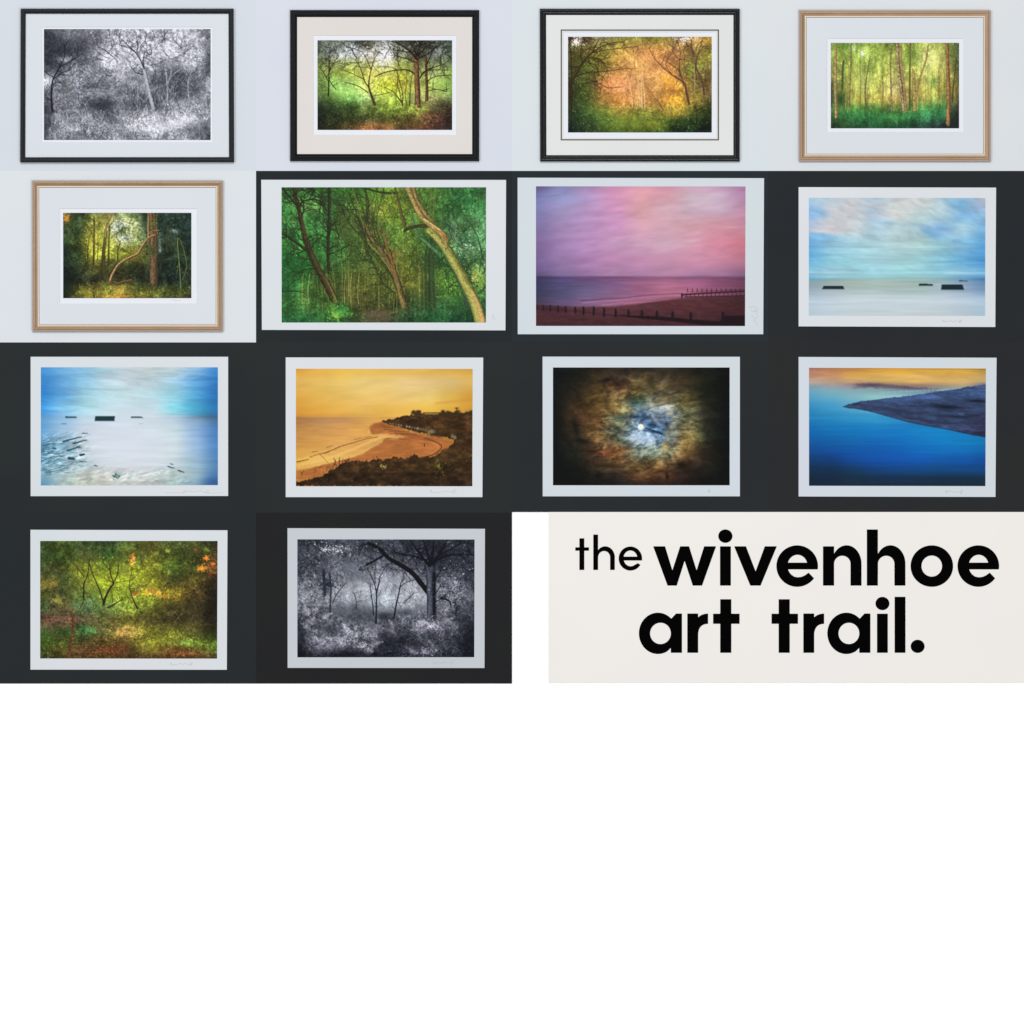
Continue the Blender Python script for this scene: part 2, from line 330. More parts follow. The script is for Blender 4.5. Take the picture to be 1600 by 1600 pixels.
def pic_autumn_arch():
    p = Paint(350, 231, 1248, 829, 13)
    p.grid([(231, '3a3424 564a38 8a8858 6a6a30 8a8a40 8a8c38 9a8a50 a88a58 a07a30'), (330, '4a4a24 5a5a28 7a7a2e a08a3c c09250 b0803c a07444 7a6a34 8a8a30'),
            (430, '3c4a26 5a6a2a 7a7a30 ae8c44 c8a05c c08850 c08840 7a8a34 6e6a30'), (530, '2c3824 4a5a28 a8743e bc7c54 b08a50 b08e4a d09034 74702e 5e4c2c'),
            (630, '2a3a24 4c5e2a 9c803a c08438 a87a40 a0803c cc962e 7c6c2c 4a4828'), (700, '283824 3a5428 5a6a2a 8c8034 707a30 808034 94802c 4a5426 32401f'),
            (760, '223226 30482a 46642a 5e7428 5c7028 627828 32461f 22341c 202e1c'), (829, '1c2a24 243628 344620 3a4e22 42541f 3c5222 1c2a1e 1a2a1c 18241f')])
    p.blob(855, 350, 80, 60, (214, 150, 92), .45); p.blob(830, 420, 120, 80, (204, 166, 92), .4); p.blob(965, 500, 26, 60, (240, 160, 34), .6)
    p.blob(620, 510, 80, 60, (190, 118, 78), .45); p.blob(985, 640, 50, 60, (214, 150, 40), .5); p.blob(1090, 435, 45, 30, (122, 148, 48), .7)
    p.tex(55, 55, .26, 4, warp=50)
    p.dapple(30, 0.10); p.dapple(9, 0.18)
    p.leaves(4000, 9, .14, a=.5); p.leaves(6000, 6, .2, a=.6)
    cen = p.pmask([(560, 480), (640, 330), (780, 280), (930, 290), (1000, 380), (1030, 640), (900, 690), (760, 660), (640, 700), (560, 600)], 18, 25)
    p.leaves(2200, 6, .15, ['e0a058', 'd08c50', 'c89858', 'd8a83c', 'b87848', 'e8b46c'], a=.55, mask=cen*.6)
    out = 1-cen
    p.leaves(2600, 7, .2, ['7c8c30', '90983c', '5c6c26', '46541f', '6a7828'], a=.6, mask=out*.5)
    for k in range(22):
        x = p.r.uniform(690, 850); y0 = p.r.uniform(600, 680); h = p.r.uniform(120, 220)
        p.line([(x, y0), (x+p.r.uniform(-12, 12), y0-h/2), (x+p.r.uniform(-25, 25), y0-h)], 4, 2, (206, 178, 118) if k % 3 else (150, 112, 70), .7)
    for x, xt in ((800, 780), (830, 812), (752, 716), (812, 818)):
        p.line([(x, 670), (x-4, 590), (xt, 450)], 6, 3, (214, 190, 140), .8)
    p.thicket(40, (350, 231, 560, 560), 100, 4, [(52, 46, 28), (70, 58, 34), (40, 40, 26)], .7, up=False)
    p.thicket(34, (560, 300, 1040, 660), 80, 3, [(150, 104, 56), (190, 146, 84), (120, 84, 48)], .55)
    p.thicket(30, (1000, 300, 1248, 650), 110, 4, [(100, 72, 56), (130, 100, 76), (70, 52, 40)], .7)
    dk = (60, 42, 30)
    p.leaves(800, 5, .2, ['e8e4e8', 'd4ccd0', 'f0ecf0'], a=.85, mask=p.pmask([(350, 231), (800, 231), (640, 262), (560, 270), (430, 262), (352, 290)], 4, 6)*.95); p.leaves(260, 7, .1, ['e4e0e4', 'd0ccd0'], a=.8, region=(352, 232, 450, 300))
    p.leaves(260, 6, .1, ['ece4e0', 'd8ccc8'], a=.85, region=(1010, 231, 1130, 260))
    for pts, w in [([(350, 640), (375, 520), (440, 400), (500, 330), (600, 275), (700, 262)], 16), ([(370, 560), (372, 420), (360, 260)], 14), ([(440, 400), (430, 320), (445, 240)], 9), ([(400, 480), (470, 455), (600, 445), (700, 432), (770, 432)], 7),
                   ([(480, 340), (560, 318), (700, 300), (790, 292)], 6), ([(500, 330), (530, 270), (550, 240)], 6), ([(470, 360), (520, 370), (590, 420)], 5), ([(440, 490), (530, 515), (600, 550), (680, 545)], 4),
                   ([(600, 440), (570, 480), (560, 520)], 4)]:
        P = p.line(pts, w, 3, (54, 42, 28), .9)
        for q in P[3::3]: p.twig(q[0], q[1], p.r.uniform(-3.1, 3.1), 55, 3, (58, 46, 28), 2, .75)
    for k in range(20): p.twig(p.r.uniform(350, 600), p.r.uniform(231, 420), p.r.uniform(-3.1, 3.1), 70, 4, (60, 38, 26), 2, .8)
    for pts, w in [([(1105, 650), (1090, 580), (1075, 520), (1000, 470), (930, 410), (880, 350), (855, 300)], 15), ([(930, 410), (950, 360), (960, 320)], 6), ([(1000, 470), (960, 400), (1000, 330), (1040, 240)], 6), ([(1075, 520), (1040, 440), (975, 395)], 6),
                   ([(1200, 590), (1185, 500), (1150, 420), (1165, 330), (1190, 250)], 13), ([(1150, 500), (1140, 380), (1120, 280), (1125, 240)], 9), ([(1165, 340), (1200, 290), (1245, 330)], 7), ([(1185, 500), (1160, 480), (1120, 450)], 6),
                   ([(945, 690), (915, 640), (890, 610)], 8), ([(1050, 480), (1045, 400), (1050, 330), (1035, 260)], 8)]:
        P = p.line(pts, w, 3, (84, 56, 52), .88)
        for q in P[3::3]: p.twig(q[0], q[1], p.r.uniform(-3.1, .6), 60, 3, (92, 64, 54), 2, .75)
    p.line([(1140, 560), (1142, 470), (1135, 360)], 7, 4, (176, 140, 110), .6)
    p.line([(370, 700), (375, 620), (372, 520)], 14, 10, (52, 40, 32), .6)
    arch = p.pmask([(560, 231), (1000, 231), (960, 290), (820, 272), (700, 300), (600, 350), (520, 420), (480, 400), (560, 300)], 10, 22)
    p.leaves(1500, 8, .22, ['7a8a2e', '8c9836', '5a6a24', 'a0a040'], a=.7, mask=arch*.6)
    sh = p.pmask([(570, 690), (680, 680), (780, 660), (880, 690), (960, 760), (930, 829), (540, 829)], 12, 14)
    p.leaves(1200, 6, .2, ['748c30', '84983a', '607828', '90a044'], a=.5, mask=sh*.8); p.blob(720, 770, 130, 50, (112, 128, 44), .4); p.blob(870, 780, 60, 40, (130, 124, 44), .3)
    hl = p.pmask([(900, 720), (980, 690), (1060, 700), (1248, 600), (1248, 829), (930, 829)], 12, 22)
    p.leaves(1200, 7, .2, ['16241a', '1e3020', '2a4024'], a=.7, mask=hl*.8); p.leaves(700, 6, .2, ['3c6a2c', '4c8034', '5a7a34'], a=.7, mask=hl*.55)
    p.leaves(160, 6, .2, ['7c8c50', '60703c'], a=.7, region=(930, 640, 1060, 720))
    p.mix((224, 146, 84), .28*np.exp(-((p.X-800)/210)**4-((p.Y-480)/190)**4)); p.c = p.c*np.array((1.07, 1.03, 1.0))
    p.c = (p.c-90)*1.16+93
    return p.fin(grain=0.12, b=.4, sharp=.3, lo=18, sat=.86)

def pic_birches():
    p = Paint(392, 269, 1193, 803, 14)
    p.grid([(269, '6a8a38 5c8232 8aa048 88a040 6a7a34 8a9a40 9aa848 9aa84a 3a4a2c'), (370, '8a9848 7a9038 94b050 9ab04a 98a048 8aa044 b0b868 a8a858 4a5a30'),
            (470, '8a8a48 8a9a40 9aac4c a8b450 a8a854 9a9a48 b0b460 b4b458 5a5830'), (560, '5a6a38 8a9040 a0a850 acac50 b8a868 988c44 a8a850 a09c44 6a6030'),
            (630, '4a5a30 7a8438 a8a84a a09840 a08c48 8a8440 98a048 6a8a40 5a5434'), (670, '426030 508038 5a8a3e 5a8038 68783a 4c7636 4a8a46 3a7a3e 484636'),
            (720, '34582f 34703a 347a40 306c38 3a783c 2e6838 34784a 2c6a40 34342f'), (803, '1e2c20 264428 1e4a2c 1f4c2e 1c462c 1f462e 28423a 2a3238 1e2426')])
    p.blob(1010, 350, 60, 60, (204, 206, 130), .5); p.blob(800, 540, 60, 40, (214, 196, 130), .45); p.blob(590, 335, 14, 18, (214, 222, 214), .9); p.blob(530, 300, 16, 22, (190, 206, 170), .7); p.blob(585, 500, 40, 50, (190, 196, 130), .4)
    p.tex(26, 130, .16, 3); p.tex(60, 50, .2, 4, warp=40)
    p.dapple(16, 0.08, asp=3); p.dapple(9, 0.12, asp=1.6)
    p.leaves(2800, 8, .16, a=.55); p.leaves(1500, 7, .12, ['8cac44', '9cb850', '6a9038', 'b0c060'], a=.5, region=(392, 269, 1193, 560))
    for k in range(46):
        x = p.r.uniform(400, 1190); w = p.r.uniform(2, 6); y1 = p.r.uniform(630, 690); t = p.r.uniform(-20, 20)
        c = [(122, 112, 50), (100, 100, 44), (196, 176, 96), (150, 140, 64), (170, 130, 60)][p.r.randint(5)]
        p.line([(x, y1), (x+t*.3, y1-130), (x+t, y1-p.r.uniform(200, 380))], w, w*.6, c, .55)
    dk = (96, 82, 50); lt = (206, 180, 122)
    for pts, w0, w1, d, l in [([(426, 740), (422, 600), (420, 450), (424, 269)], 20, 14, (120, 96, 56), (220, 190, 124)), ([(500, 700), (508, 560), (516, 420), (518, 269)], 11, 8, dk, (196, 176, 110)), ([(464, 570), (466, 440), (472, 380)], 16, 10, (74, 84, 44), None),
                           ([(612, 690), (606, 580), (622, 440), (636, 360)], 7, 5, dk, None), ([(715, 680), (718, 560), (712, 480)], 7, 5, (120, 100, 50), None), ([(772, 690), (768, 560), (764, 400), (770, 290)], 12, 7, dk, lt),
                           ([(850, 705), (836, 580), (818, 440), (806, 269)], 26, 17, (90, 74, 48), (222, 198, 146)), ([(862, 700), (850, 560), (832, 400), (826, 269)], 14, 10, (110, 90, 56), (200, 172, 120)), ([(884, 690), (884, 560), (886, 400), (888, 269)], 12, 9, (84, 80, 42), None),
                           ([(915, 700), (914, 560), (908, 440)], 20, 12, (140, 118, 62), (196, 172, 100)), ([(918, 640), (945, 500), (985, 380), (1000, 280)], 14, 7, (128, 110, 58), (180, 156, 90)), ([(1066, 640), (1068, 540), (1064, 440)], 6, 4, (120, 100, 50), None),
                           ([(1122, 785), (1128, 640), (1122, 450), (1118, 269)], 30, 20, (96, 66, 36), (206, 156, 96)), ([(1150, 640), (1160, 500), (1176, 380)], 9, 5, (80, 60, 34), None), ([(396, 670), (398, 520)], 10, 8, (60, 60, 56), None)]:
        p.trunk(pts, w0, w1, d, l, -1, .92, twigs=5, tl=50, tw=2.5)
        if l is not None and w0 > 10:
            P = catmull(pts, 10)
            for k in range(int(w0*2)):
                q = P[p.r.randint(len(P))]; ww = w0*.4; x = q[0]+p.r.uniform(-ww, ww); y = q[1]+p.r.uniform(-15, 15)
                p.seg(x-ww*.4, y, x+ww*.4, y+1, 2.5, 1.5, (54, 44, 28), .7)
    for k in range(26): p.twig(p.r.uniform(430, 1150), p.r.uniform(300, 520), p.r.uniform(-3.1, .1), 70, 2.5, (110, 100, 54), 2, .5)
    p.blob(455, 620, 26, 50, (28, 62, 34), .75); p.blob(1035, 515, 16, 36, (66, 128, 50), .7); p.blob(890, 350, 50, 50, (100, 130, 50), .5)
    f = p.pmask([(392, 690), (450, 680), (560, 665), (700, 690), (800, 690), (900, 690), (1000, 640), (1100, 640), (1193, 660), (1193, 803), (392, 803)], 9, 16)
    g2 = p.pmask([(930, 700), (950, 625), (1060, 618), (1100, 640), (1100, 700)], 8, 10)
    p.leaves(1300, 9, .16, ['2e7a46', '38864e', '246a3e', '48985a'], a=.45, mask=np.maximum(f, g2)*.55*np.clip((800-p.Y)/90, 0, 1), asp=.4)
    p.leaves(1500, 7, .3, a=.6, mask=f, asp=.45); p.leaves(600, 5, .15, ['7cc080', '60b068', '98c878'], a=.55, mask=f*np.clip((770-p.Y)/60, 0, 1)*.6)
    p.leaves(400, 6, .2, ['14301c', '1c3a24'], a=.6, mask=f*.7)
    p.seg(1120, 690, 1124, 780, 14, 20, (230, 168, 84), .5, 2)
    p.blob(1190, 780, 70, 90, (30, 34, 40), .7)
    p.c = np.minimum(p.c*np.array((1.08, 1.07, 1.03)), 250)
    p.c = (p.c-100)*1.12+104
    return p.fin(grain=0.1, b=.4, sharp=.3, lo=20, sat=.84)

def pic_leaning_tree():
    p = Paint(396, 263, 1197, 796, 15)
    p.grid([(263, '86702a 2e4028 4a5428 7a7438 8a9858 5a6a40 1e3028 22322a 22322a 20302c'), (350, '3a4a28 2a3a22 7a7a30 8a8a38 b0b890 98a068 24382a 24362a 22342a 223430'),
            (440, '2a3a24 3a4a20 a09a30 9aa030 b0b860 8a9850 2c3c26 2c3a2a 2c3c2c 263630'), (520, '203024 2e3c20 9a9a2c 9aa030 6a7020 8a8428 4a5226 2c3828 283828 2a3a24'),
            (600, '1c2a22 26321e 464820 5e6028 3a4420 343c20 2c3420 20281f 1c2a24 2a3624'), (680, '1c2620 22281c 2a2e1e 30301f 3a3c20 2a301e 20281e 1c2620 1a2624 283020'),
            (760, '1c241c 5a5c20 80782a 7c7c28 8a7228 5a5e20 606426 505424 4a5222 2c341e'), (796, '1a2020 4c4a20 7a702a 9a7c2c 8a6a28 5c5420 55561f 40461f 3a421f 3a2c22')])
    p.blob(735, 360, 40, 42, (176, 186, 206), .7); p.blob(780, 425, 50, 30, (180, 190, 206), .85); p.blob(1000, 470, 10, 50, (120, 128, 140), .6); p.blob(1090, 375, 26, 12, (116, 136, 140), .7)
    p.blob(960, 400, 18, 100, (80, 90, 90), .3)
    p.tex(50, 50, .35, 4, warp=50)
    p.dapple(30, 0.15); p.dapple(9, 0.24)
    p.leaves(4200, 8, .32, a=.6); p.leaves(3500, 6, .35, a=.65)
    bg = p.pmask([(530, 380), (700, 340), (850, 420), (850, 560), (700, 600), (520, 580)], 22, 20)
    p.leaves(1500, 7, .18, ['b0b038', 'c4c444', '94982c', 'd4cc60', '787c24'], a=.6, mask=bg*.6)
    for x, y0, y1, w in ((585, 600, 300, 14), (645, 640, 380, 28), (678, 600, 340, 13), (548, 560, 400, 6), (610, 560, 400, 5), (735, 560, 440, 8)):
        p.trunk([(x, y0), (x+3, (y0+y1)/2), (x+p.r.uniform(0, 20), y1)], w, w*.6, (52, 46, 26), (96, 84, 40) if w > 10 else None, 1, .85, twigs=3, tl=50)
    p.trunk([(655, 420), (665, 350), (690, 300), (700, 263)], 14, 12, (120, 96, 54), (168, 140, 84), 1, .8)
    p.trunk([(680, 345), (720, 300), (735, 270)], 6, 4, (120, 100, 60), None)
    sky = p.pmask([(700, 300), (830, 290), (840, 430), (780, 420), (720, 380)], 12, 15)
    p.leaves(500, 7, .2, ['8a9c5c', '6a7c40', 'a8b478'], a=.65, mask=sky*.7); p.leaves(260, 5, .08, ['dce4ec', 'c8d4dc'], a=.7, mask=sky*.6)
    lf = p.pmask([(830, 263), (920, 263), (930, 400), (880, 460), (840, 440)], 10, 12)
    p.leaves(700, 8, .25, ['1c3024', '2c4630', '3c5a38'], a=.75, mask=lf)
    rt = p.pmask([(990, 263), (1197, 263), (1197, 700), (990, 700)], 14)
    p.leaves(1300, 8, .28, ['1c2c26', '2a4032', '36503a', '4a6440'], a=.55, mask=rt*.7)
    lt = p.pmask([(396, 300), (530, 330), (520, 600), (396, 700)], 14, 20)
    p.leaves(900, 9, .25, ['1c2e20', '2a4228', '385030'], a=.6, mask=lt*.8)
    p.leaves(120, 8, .2, ['d49a30', 'b88428', 'c8602c', '9a9c30'], a=.8, region=(396, 268, 440, 330))
    for x in (1040, 1070): p.line([(x, 500), (x+5, 400), (x-10, 300)], 9, 5, (64, 56, 36), .7)
    p.trunk([(962, 725), (960, 600), (958, 480), (955, 360), (945, 263)], 48, 50, (66, 52, 36), (138, 106, 70), -1, .97)
    for dx in (-22, -12, 4, 16): p.line([(955+dx, 560), (953+dx*1.3, 430), (945+dx, 263)], 3, 3, (50, 34, 22) if dx in (-12, 4) else (160, 124, 74), .6)
    p.line([(928, 430), (925, 350), (930, 265)], 9, 5, (172, 134, 78), .8); p.line([(985, 400), (975, 330), (985, 265)], 6, 5, (126, 96, 60), .8)
    p.leaves(300, 7, .3, ['3c4a24', '50602c', '2a3620'], a=.65, region=(900, 440, 1000, 560))
    p.leaves(200, 7, .3, ['5c6630', '404c24'], a=.6, region=(920, 263, 1000, 400))
    p.line([(1130, 740), (1122, 600), (1110, 470), (1112, 420)], 5, 5, (128, 140, 62), .8); p.line([(1140, 680), (1165, 600), (1150, 500), (1120, 420)], 5, 4, (106, 112, 54), .8); p.line([(1105, 640), (1118, 560), (1108, 480)], 5, 4, (96, 104, 50), .7)
    P = p.line([(690, 690), (700, 655), (740, 590), (800, 550), (860, 520), (892, 470), (925, 425), (990, 400)], 20, 11, (84, 62, 40), 1)
    p.line([(688, 685), (699, 650), (738, 585), (798, 545), (858, 515), (888, 468), (922, 422), (970, 398)], 9, 5, (190, 146, 94), .8)
    p.line([(920, 425), (940, 380), (1000, 370)], 7, 4, (150, 110, 66), .8); p.line([(780, 560), (840, 555), (900, 580)], 3, 2, (110, 80, 44), .7)
    p.line([(735, 625), (770, 640), (800, 625)], 3, 2, (100, 76, 40), .7)
    p.line([(820, 680), (770, 690), (740, 700), (705, 690)], 8, 5, (120, 80, 54), .85); p.line([(840, 720), (790, 700), (730, 715)], 6, 4, (60, 46, 30), .7)
    for k in range(40): p.twig(p.r.uniform(480, 900), p.r.uniform(580, 690), p.r.uniform(-3.1, 0), 60, 2.5, (70, 66, 36), 2, .55)
    gr = p.pmask([(470, 750), (520, 700), (600, 705), (680, 690), (740, 720), (830, 755), (960, 740), (1080, 735), (1197, 750), (1197, 796), (440, 796)], 8, 10)
    p.leaves(1800, 8, .2, ['b8a030', '8a9a2c', 'd8b83c', '5c7424', 'a08028', '707c28', '3c4c1c'], a=.75, mask=gr*np.clip((1100-p.X)/500+.35, 0, 1)*.8)
    p.leaves(400, 7, .2, ['e0b030', 'f0c848', 'd09828', 'c8b838'], a=.8, mask=gr*.9*np.clip((900-p.X)/300, 0, 1))
    p.leaves(700, 6, .25, ['687828', '4a5c22', '8a8a34'], a=.7, mask=gr*.7*np.clip((p.X-800)/200, 0, 1))
    for k in range(7): x = p.r.uniform(600, 900); p.line([(x, 775+p.r.uniform(0, 15)), (x+60, 780+p.r.uniform(-4, 10))], 4, 2, (190, 124, 66), .7)
    p.blob(420, 700, 60, 120, (22, 30, 24), .6)
    p.blob(745, 380, 60, 46, (180, 190, 206), .12); p.blob(700, 440, 150, 70, (178, 176, 70), .22)
    p.c = (p.c-70)*1.18+74
    p.leaves(500, 8, .2, ['4a5c28', '68782c', '34461f'], a=.55, region=(640, 270, 880, 480))
    return p.fin(grain=0.13, b=.4, sharp=.3, lo=18, sat=.84)

def pic_green_wood():
    p = Paint(160, 103, 1437, 948, 16)
    p.grid([(103, '2a5632 2c5a32 2a5228 305a28 4a6a2c 4a642c 3c5c30 2c5636 2c5634'), (220, '306438 42743e 2e5632 4c7230 4e6c2c 567030 3e6434 2c5a36 386c44'),
            (340, '2e6438 387040 2e5c32 446a30 506e30 567030 3a5e34 466c4c 4a7658'), (460, '2a5c30 326834 2c5630 3e5e2e 46622c 485c2a 32542c 5c8870 4a7454'),
            (580, '245634 266030 2a4c2a 3a4c28 424f26 525a28 344a2a 2c4c30 4a7050'), (700, '22502f 2e5a2f 344624 3e4422 424822 525424 36482a 426c2e 507c3c'),
            (830, '2c5832 35562e 2e4424 3a3c22 363c22 2a3c26 2a4a30 2c4c2c 2a4c34'), (948, '1e4a2e 1e462c 265028 2a3a24 302e24 1e3626 1c4028 1a4030 1e3828')])
    p.blob(1240, 380, 45, 50, (156, 184, 196), .6); p.blob(1320, 500, 60, 40, (130, 160, 160), .4); p.blob(850, 220, 80, 80, (128, 132, 44), .5); p.blob(870, 520, 80, 50, (120, 104, 50), .4); p.blob(340, 220, 60, 40, (110, 140, 80), .4)
    p.blob(1180, 690, 90, 70, (96, 144, 52), .5); p.blob(1370, 650, 60, 60, (136, 152, 84), .5); p.blob(760, 890, 90, 26, (86, 74, 62), .8); p.blob(590, 760, 40, 50, (90, 84, 48), .4)
    p.tex(80, 80, .28, 5, warp=70); p.tex(10, 160, .10, 2)
    p.dapple(30, 0.10); p.dapple(9, 0.2)
    p.leaves(6500, 10, .24, a=.6); p.leaves(9000, 7, .3, a=.6)
    up = np.clip((640-p.Y)/200, 0, 1)
    p.leaves(3200, 7, .18, ['4e9a50', '5ca45a', '3c8444', '74a850'], a=.55, mask=up*.5*p.fbm(90, 90, 3)*1.6)
    p.leaves(1400, 6, .15, ['8a9a3c', '9ca848', 'a8a044'], a=.55, region=(560, 103, 1000, 420)); 
    p.leaves(1300, 6, .12, ['b4c8cc', '98b4ac', 'c4d4d8', '84a898'], a=.7, region=(1160, 280, 1437, 640), mask=p.fbm(50, 50, 3)**2)
    p.leaves(700, 7, .2, ['183c28', '20482c'], a=.7, region=(1160, 110, 1437, 640))
    p.leaves(500, 8, .15, ['70a03c', '88b048', '5c8c34'], a=.6, region=(1120, 600, 1320, 800)); p.leaves(400, 7, .15, ['a4ac5c', '88985a', 'b8b868'], a=.6, region=(1300, 580, 1437, 760))
    for k in range(110):
        x = p.r.uniform(280, 1060); y1 = p.r.uniform(720, 900); h = p.r.uniform(120, 340); w = p.r.uniform(2, 5)
        c = [(124, 124, 64), (96, 100, 48), (60, 66, 34), (146, 136, 76), (44, 54, 30)][p.r.randint(5)]
        p.line([(x, y1), (x+p.r.uniform(-8, 8), y1-h*.5), (x+p.r.uniform(-18, 18), y1-h)], w, w*.6, c, .5)
    for x in (290, 640, 330, 592, 555): p.line([(x, 830), (x-4, 740), (x+6, 640)], 5, 3, (150, 148, 96), .6)
    for k in range(60): p.twig(p.r.uniform(160, 1400), p.r.uniform(103, 640), p.r.uniform(-3.1, 3.1), 110, 3.5, (38, 62, 36), 2, .6)
    p.thicket(46, (170, 300, 1430, 760), 190, 5, [(34, 56, 32), (44, 66, 36), (30, 46, 30), (90, 104, 56)], .6)
    p.thicket(26, (480, 300, 760, 560), 170, 5, [(36, 48, 30), (70, 78, 44)], .75)
    p.thicket(24, (1180, 300, 1430, 900), 170, 5, [(26, 54, 38), (40, 66, 44)], .6)
    dk = (34, 36, 28)
    for pts, w0, w1 in [([(495, 815), (440, 710), (385, 610), (340, 515), (312, 440), (290, 350), (265, 230), (235, 110)], 50, 20), ([(340, 520), (280, 470), (210, 420), (162, 390)], 20, 10), ([(455, 640), (450, 500), (455, 330), (460, 110)], 20, 18), ([(262, 230), (200, 150), (165, 110)], 12, 8),
                         ([(268, 230), (300, 190), (370, 180), (440, 210)], 10, 7), ([(440, 250), (400, 160), (330, 110)], 9, 5), ([(280, 300), (300, 240), (290, 180)], 8, 5)]:
        P = p.trunk(pts, w0, w1, dk, (84, 66, 44) if w0 > 40 else (50, 54, 40), 1, .95, twigs=7, tl=120, tw=5)
    p.line([(500, 815), (470, 740), (430, 660)], 14, 6, (112, 88, 54), .6)
    for pts, w0, w1 in [([(670, 420), (600, 350), (540, 260), (480, 190)], 12, 8), ([(700, 540), (680, 430), (690, 300), (700, 200), (680, 110)], 20, 12), ([(500, 200), (560, 230), (640, 300), (680, 350)], 9, 6), ([(770, 660), (720, 550), (690, 480)], 13, 10), ([(870, 770), (800, 710), (770, 660)], 13, 10),
                         ([(690, 500), (740, 440), (800, 520)], 10, 8)]:
        p.trunk(pts, w0, w1, (36, 46, 32), (84, 88, 50), -1, .9, twigs=6, tl=100, tw=4)
    for q in range(9):
        o = (q-4)*13
        p.line([(900+o*.2, 760-q*8), (860+o*.5, 640), (800+o, 540-q*6), (735+o*1.1, 450), (700+o*1.3, 330), (690+o*2.2, 200), (680+o*3, 110)], 11-q*.6, 4, [(52, 58, 34), (38, 48, 30), (104, 98, 56)][q % 3], .85, wob=2)
    p.trunk([(935, 880), (905, 770), (870, 650), (830, 570), (780, 490), (720, 410), (690, 330)], 48, 12, (50, 46, 34), (140, 118, 76), -1, .97, twigs=8, tl=120, tw=5)
    p.trunk([(860, 600), (820, 480), (795, 360)], 16, 7, (96, 66, 44), (140, 100, 60), -1, .9, twigs=5, tl=70); p.trunk([(880, 680), (860, 590), (870, 500)], 18, 7, (90, 66, 44), (130, 100, 60), -1, .9, twigs=4, tl=70)
    for x, w in ((1070, 16), (1100, 30), (1120, 12)): p.trunk([(x, 860), (x-6, 720), (x-10, 560), (x+4, 430)], w, w*.7, (36, 50, 34), (66, 82, 54), 1, .85)
    p.trunk([(935, 360), (905, 250), (870, 110)], 18, 14, (58, 50, 34), (110, 92, 60), -1, .95); p.trunk([(870, 140), (780, 135), (690, 112)], 14, 10, (44, 48, 34), None)
    p.trunk([(1150, 520), (1080, 460), (1010, 390), (970, 250)], 30, 8, (40, 72, 52), (100, 134, 100), -1, .95)
    p.trunk([(1000, 250), (930, 200), (900, 110)], 14, 9, (60, 66, 36), (110, 116, 60), -1, .9)
    p.trunk([(912, 385), (960, 358), (1020, 345), (1080, 345)], 16, 22, (34, 38, 28), (80, 74, 48), -1, .97)
    p.trunk([(1110, 330), (1060, 270), (1010, 190), (985, 103)], 34, 24, (66, 56, 36), (168, 146, 98), -1)
    p.trunk([(1405, 948), (1370, 830), (1310, 700), (1240, 570), (1180, 470), (1120, 400), (1090, 370)], 74, 46, (70, 76, 40), (172, 164, 100), -1, 1)
    p.line([(1418, 948), (1385, 830), (1340, 740)], 30, 8, (176, 140, 96), .7, soft=6)
    p.line([(1330, 860), (1290, 760), (1230, 620)], 20, 8, (44, 66, 60), .6, soft=5)
    p.trunk([(1190, 470), (1170, 400), (1110, 350), (1040, 290), (990, 200), (950, 103)], 42, 30, (84, 68, 44), (184, 158, 108), -1)
    p.line([(1175, 440), (1165, 395), (1120, 365)], 12, 8, (128, 88, 52), .6); p.line([(1150, 370), (1100, 335), (1050, 300)], 6, 4, (228, 196, 140), .6, soft=2)
    for xs in (1105, 1085): p.line([(xs, 320), (xs+5, 200), (xs+12, 105)], 9, 6, (84, 92, 50), .85)
    p.line([(1440, 110), (1300, 150), (1220, 200), (1130, 250)], 6, 4, (30, 64, 44), .8); p.line([(1420, 560), (1380, 400), (1290, 260)], 9, 5, (34, 60, 44), .8)
    gnd = p.pmask([(160, 860), (500, 850), (640, 900), (820, 900), (960, 830), (1300, 850), (1400, 948), (160, 948)], 18, 18)
    p.leaves(1800, 7, .28, ['1c4a34', '24583a', '2c6a3c', '183c2c', '34503c'], a=.6, mask=gnd*.7); p.poly([(670, 925), (700, 885), (790, 870), (820, 905), (840, 948), (640, 948)], (78, 70, 60), .6, 12, 10)
    p.leaves(420, 13, .15, ['34743c', '286438', '448040', '50883f'], a=.45, region=(440, 810, 610, 945)); p.leaves(80, 14, .15, ['68903c', '749a44'], a=.5, region=(450, 860, 540, 945))
    p.line([(165, 755), (230, 752), (300, 760)], 7, 5, (28, 40, 30), .8)
    p.c = (p.c-70)*1.2+78
    return p.fin(grain=0.14, b=.4, sharp=.3, lo=18, sat=.9, bal=(1.1, 1.1, .95))

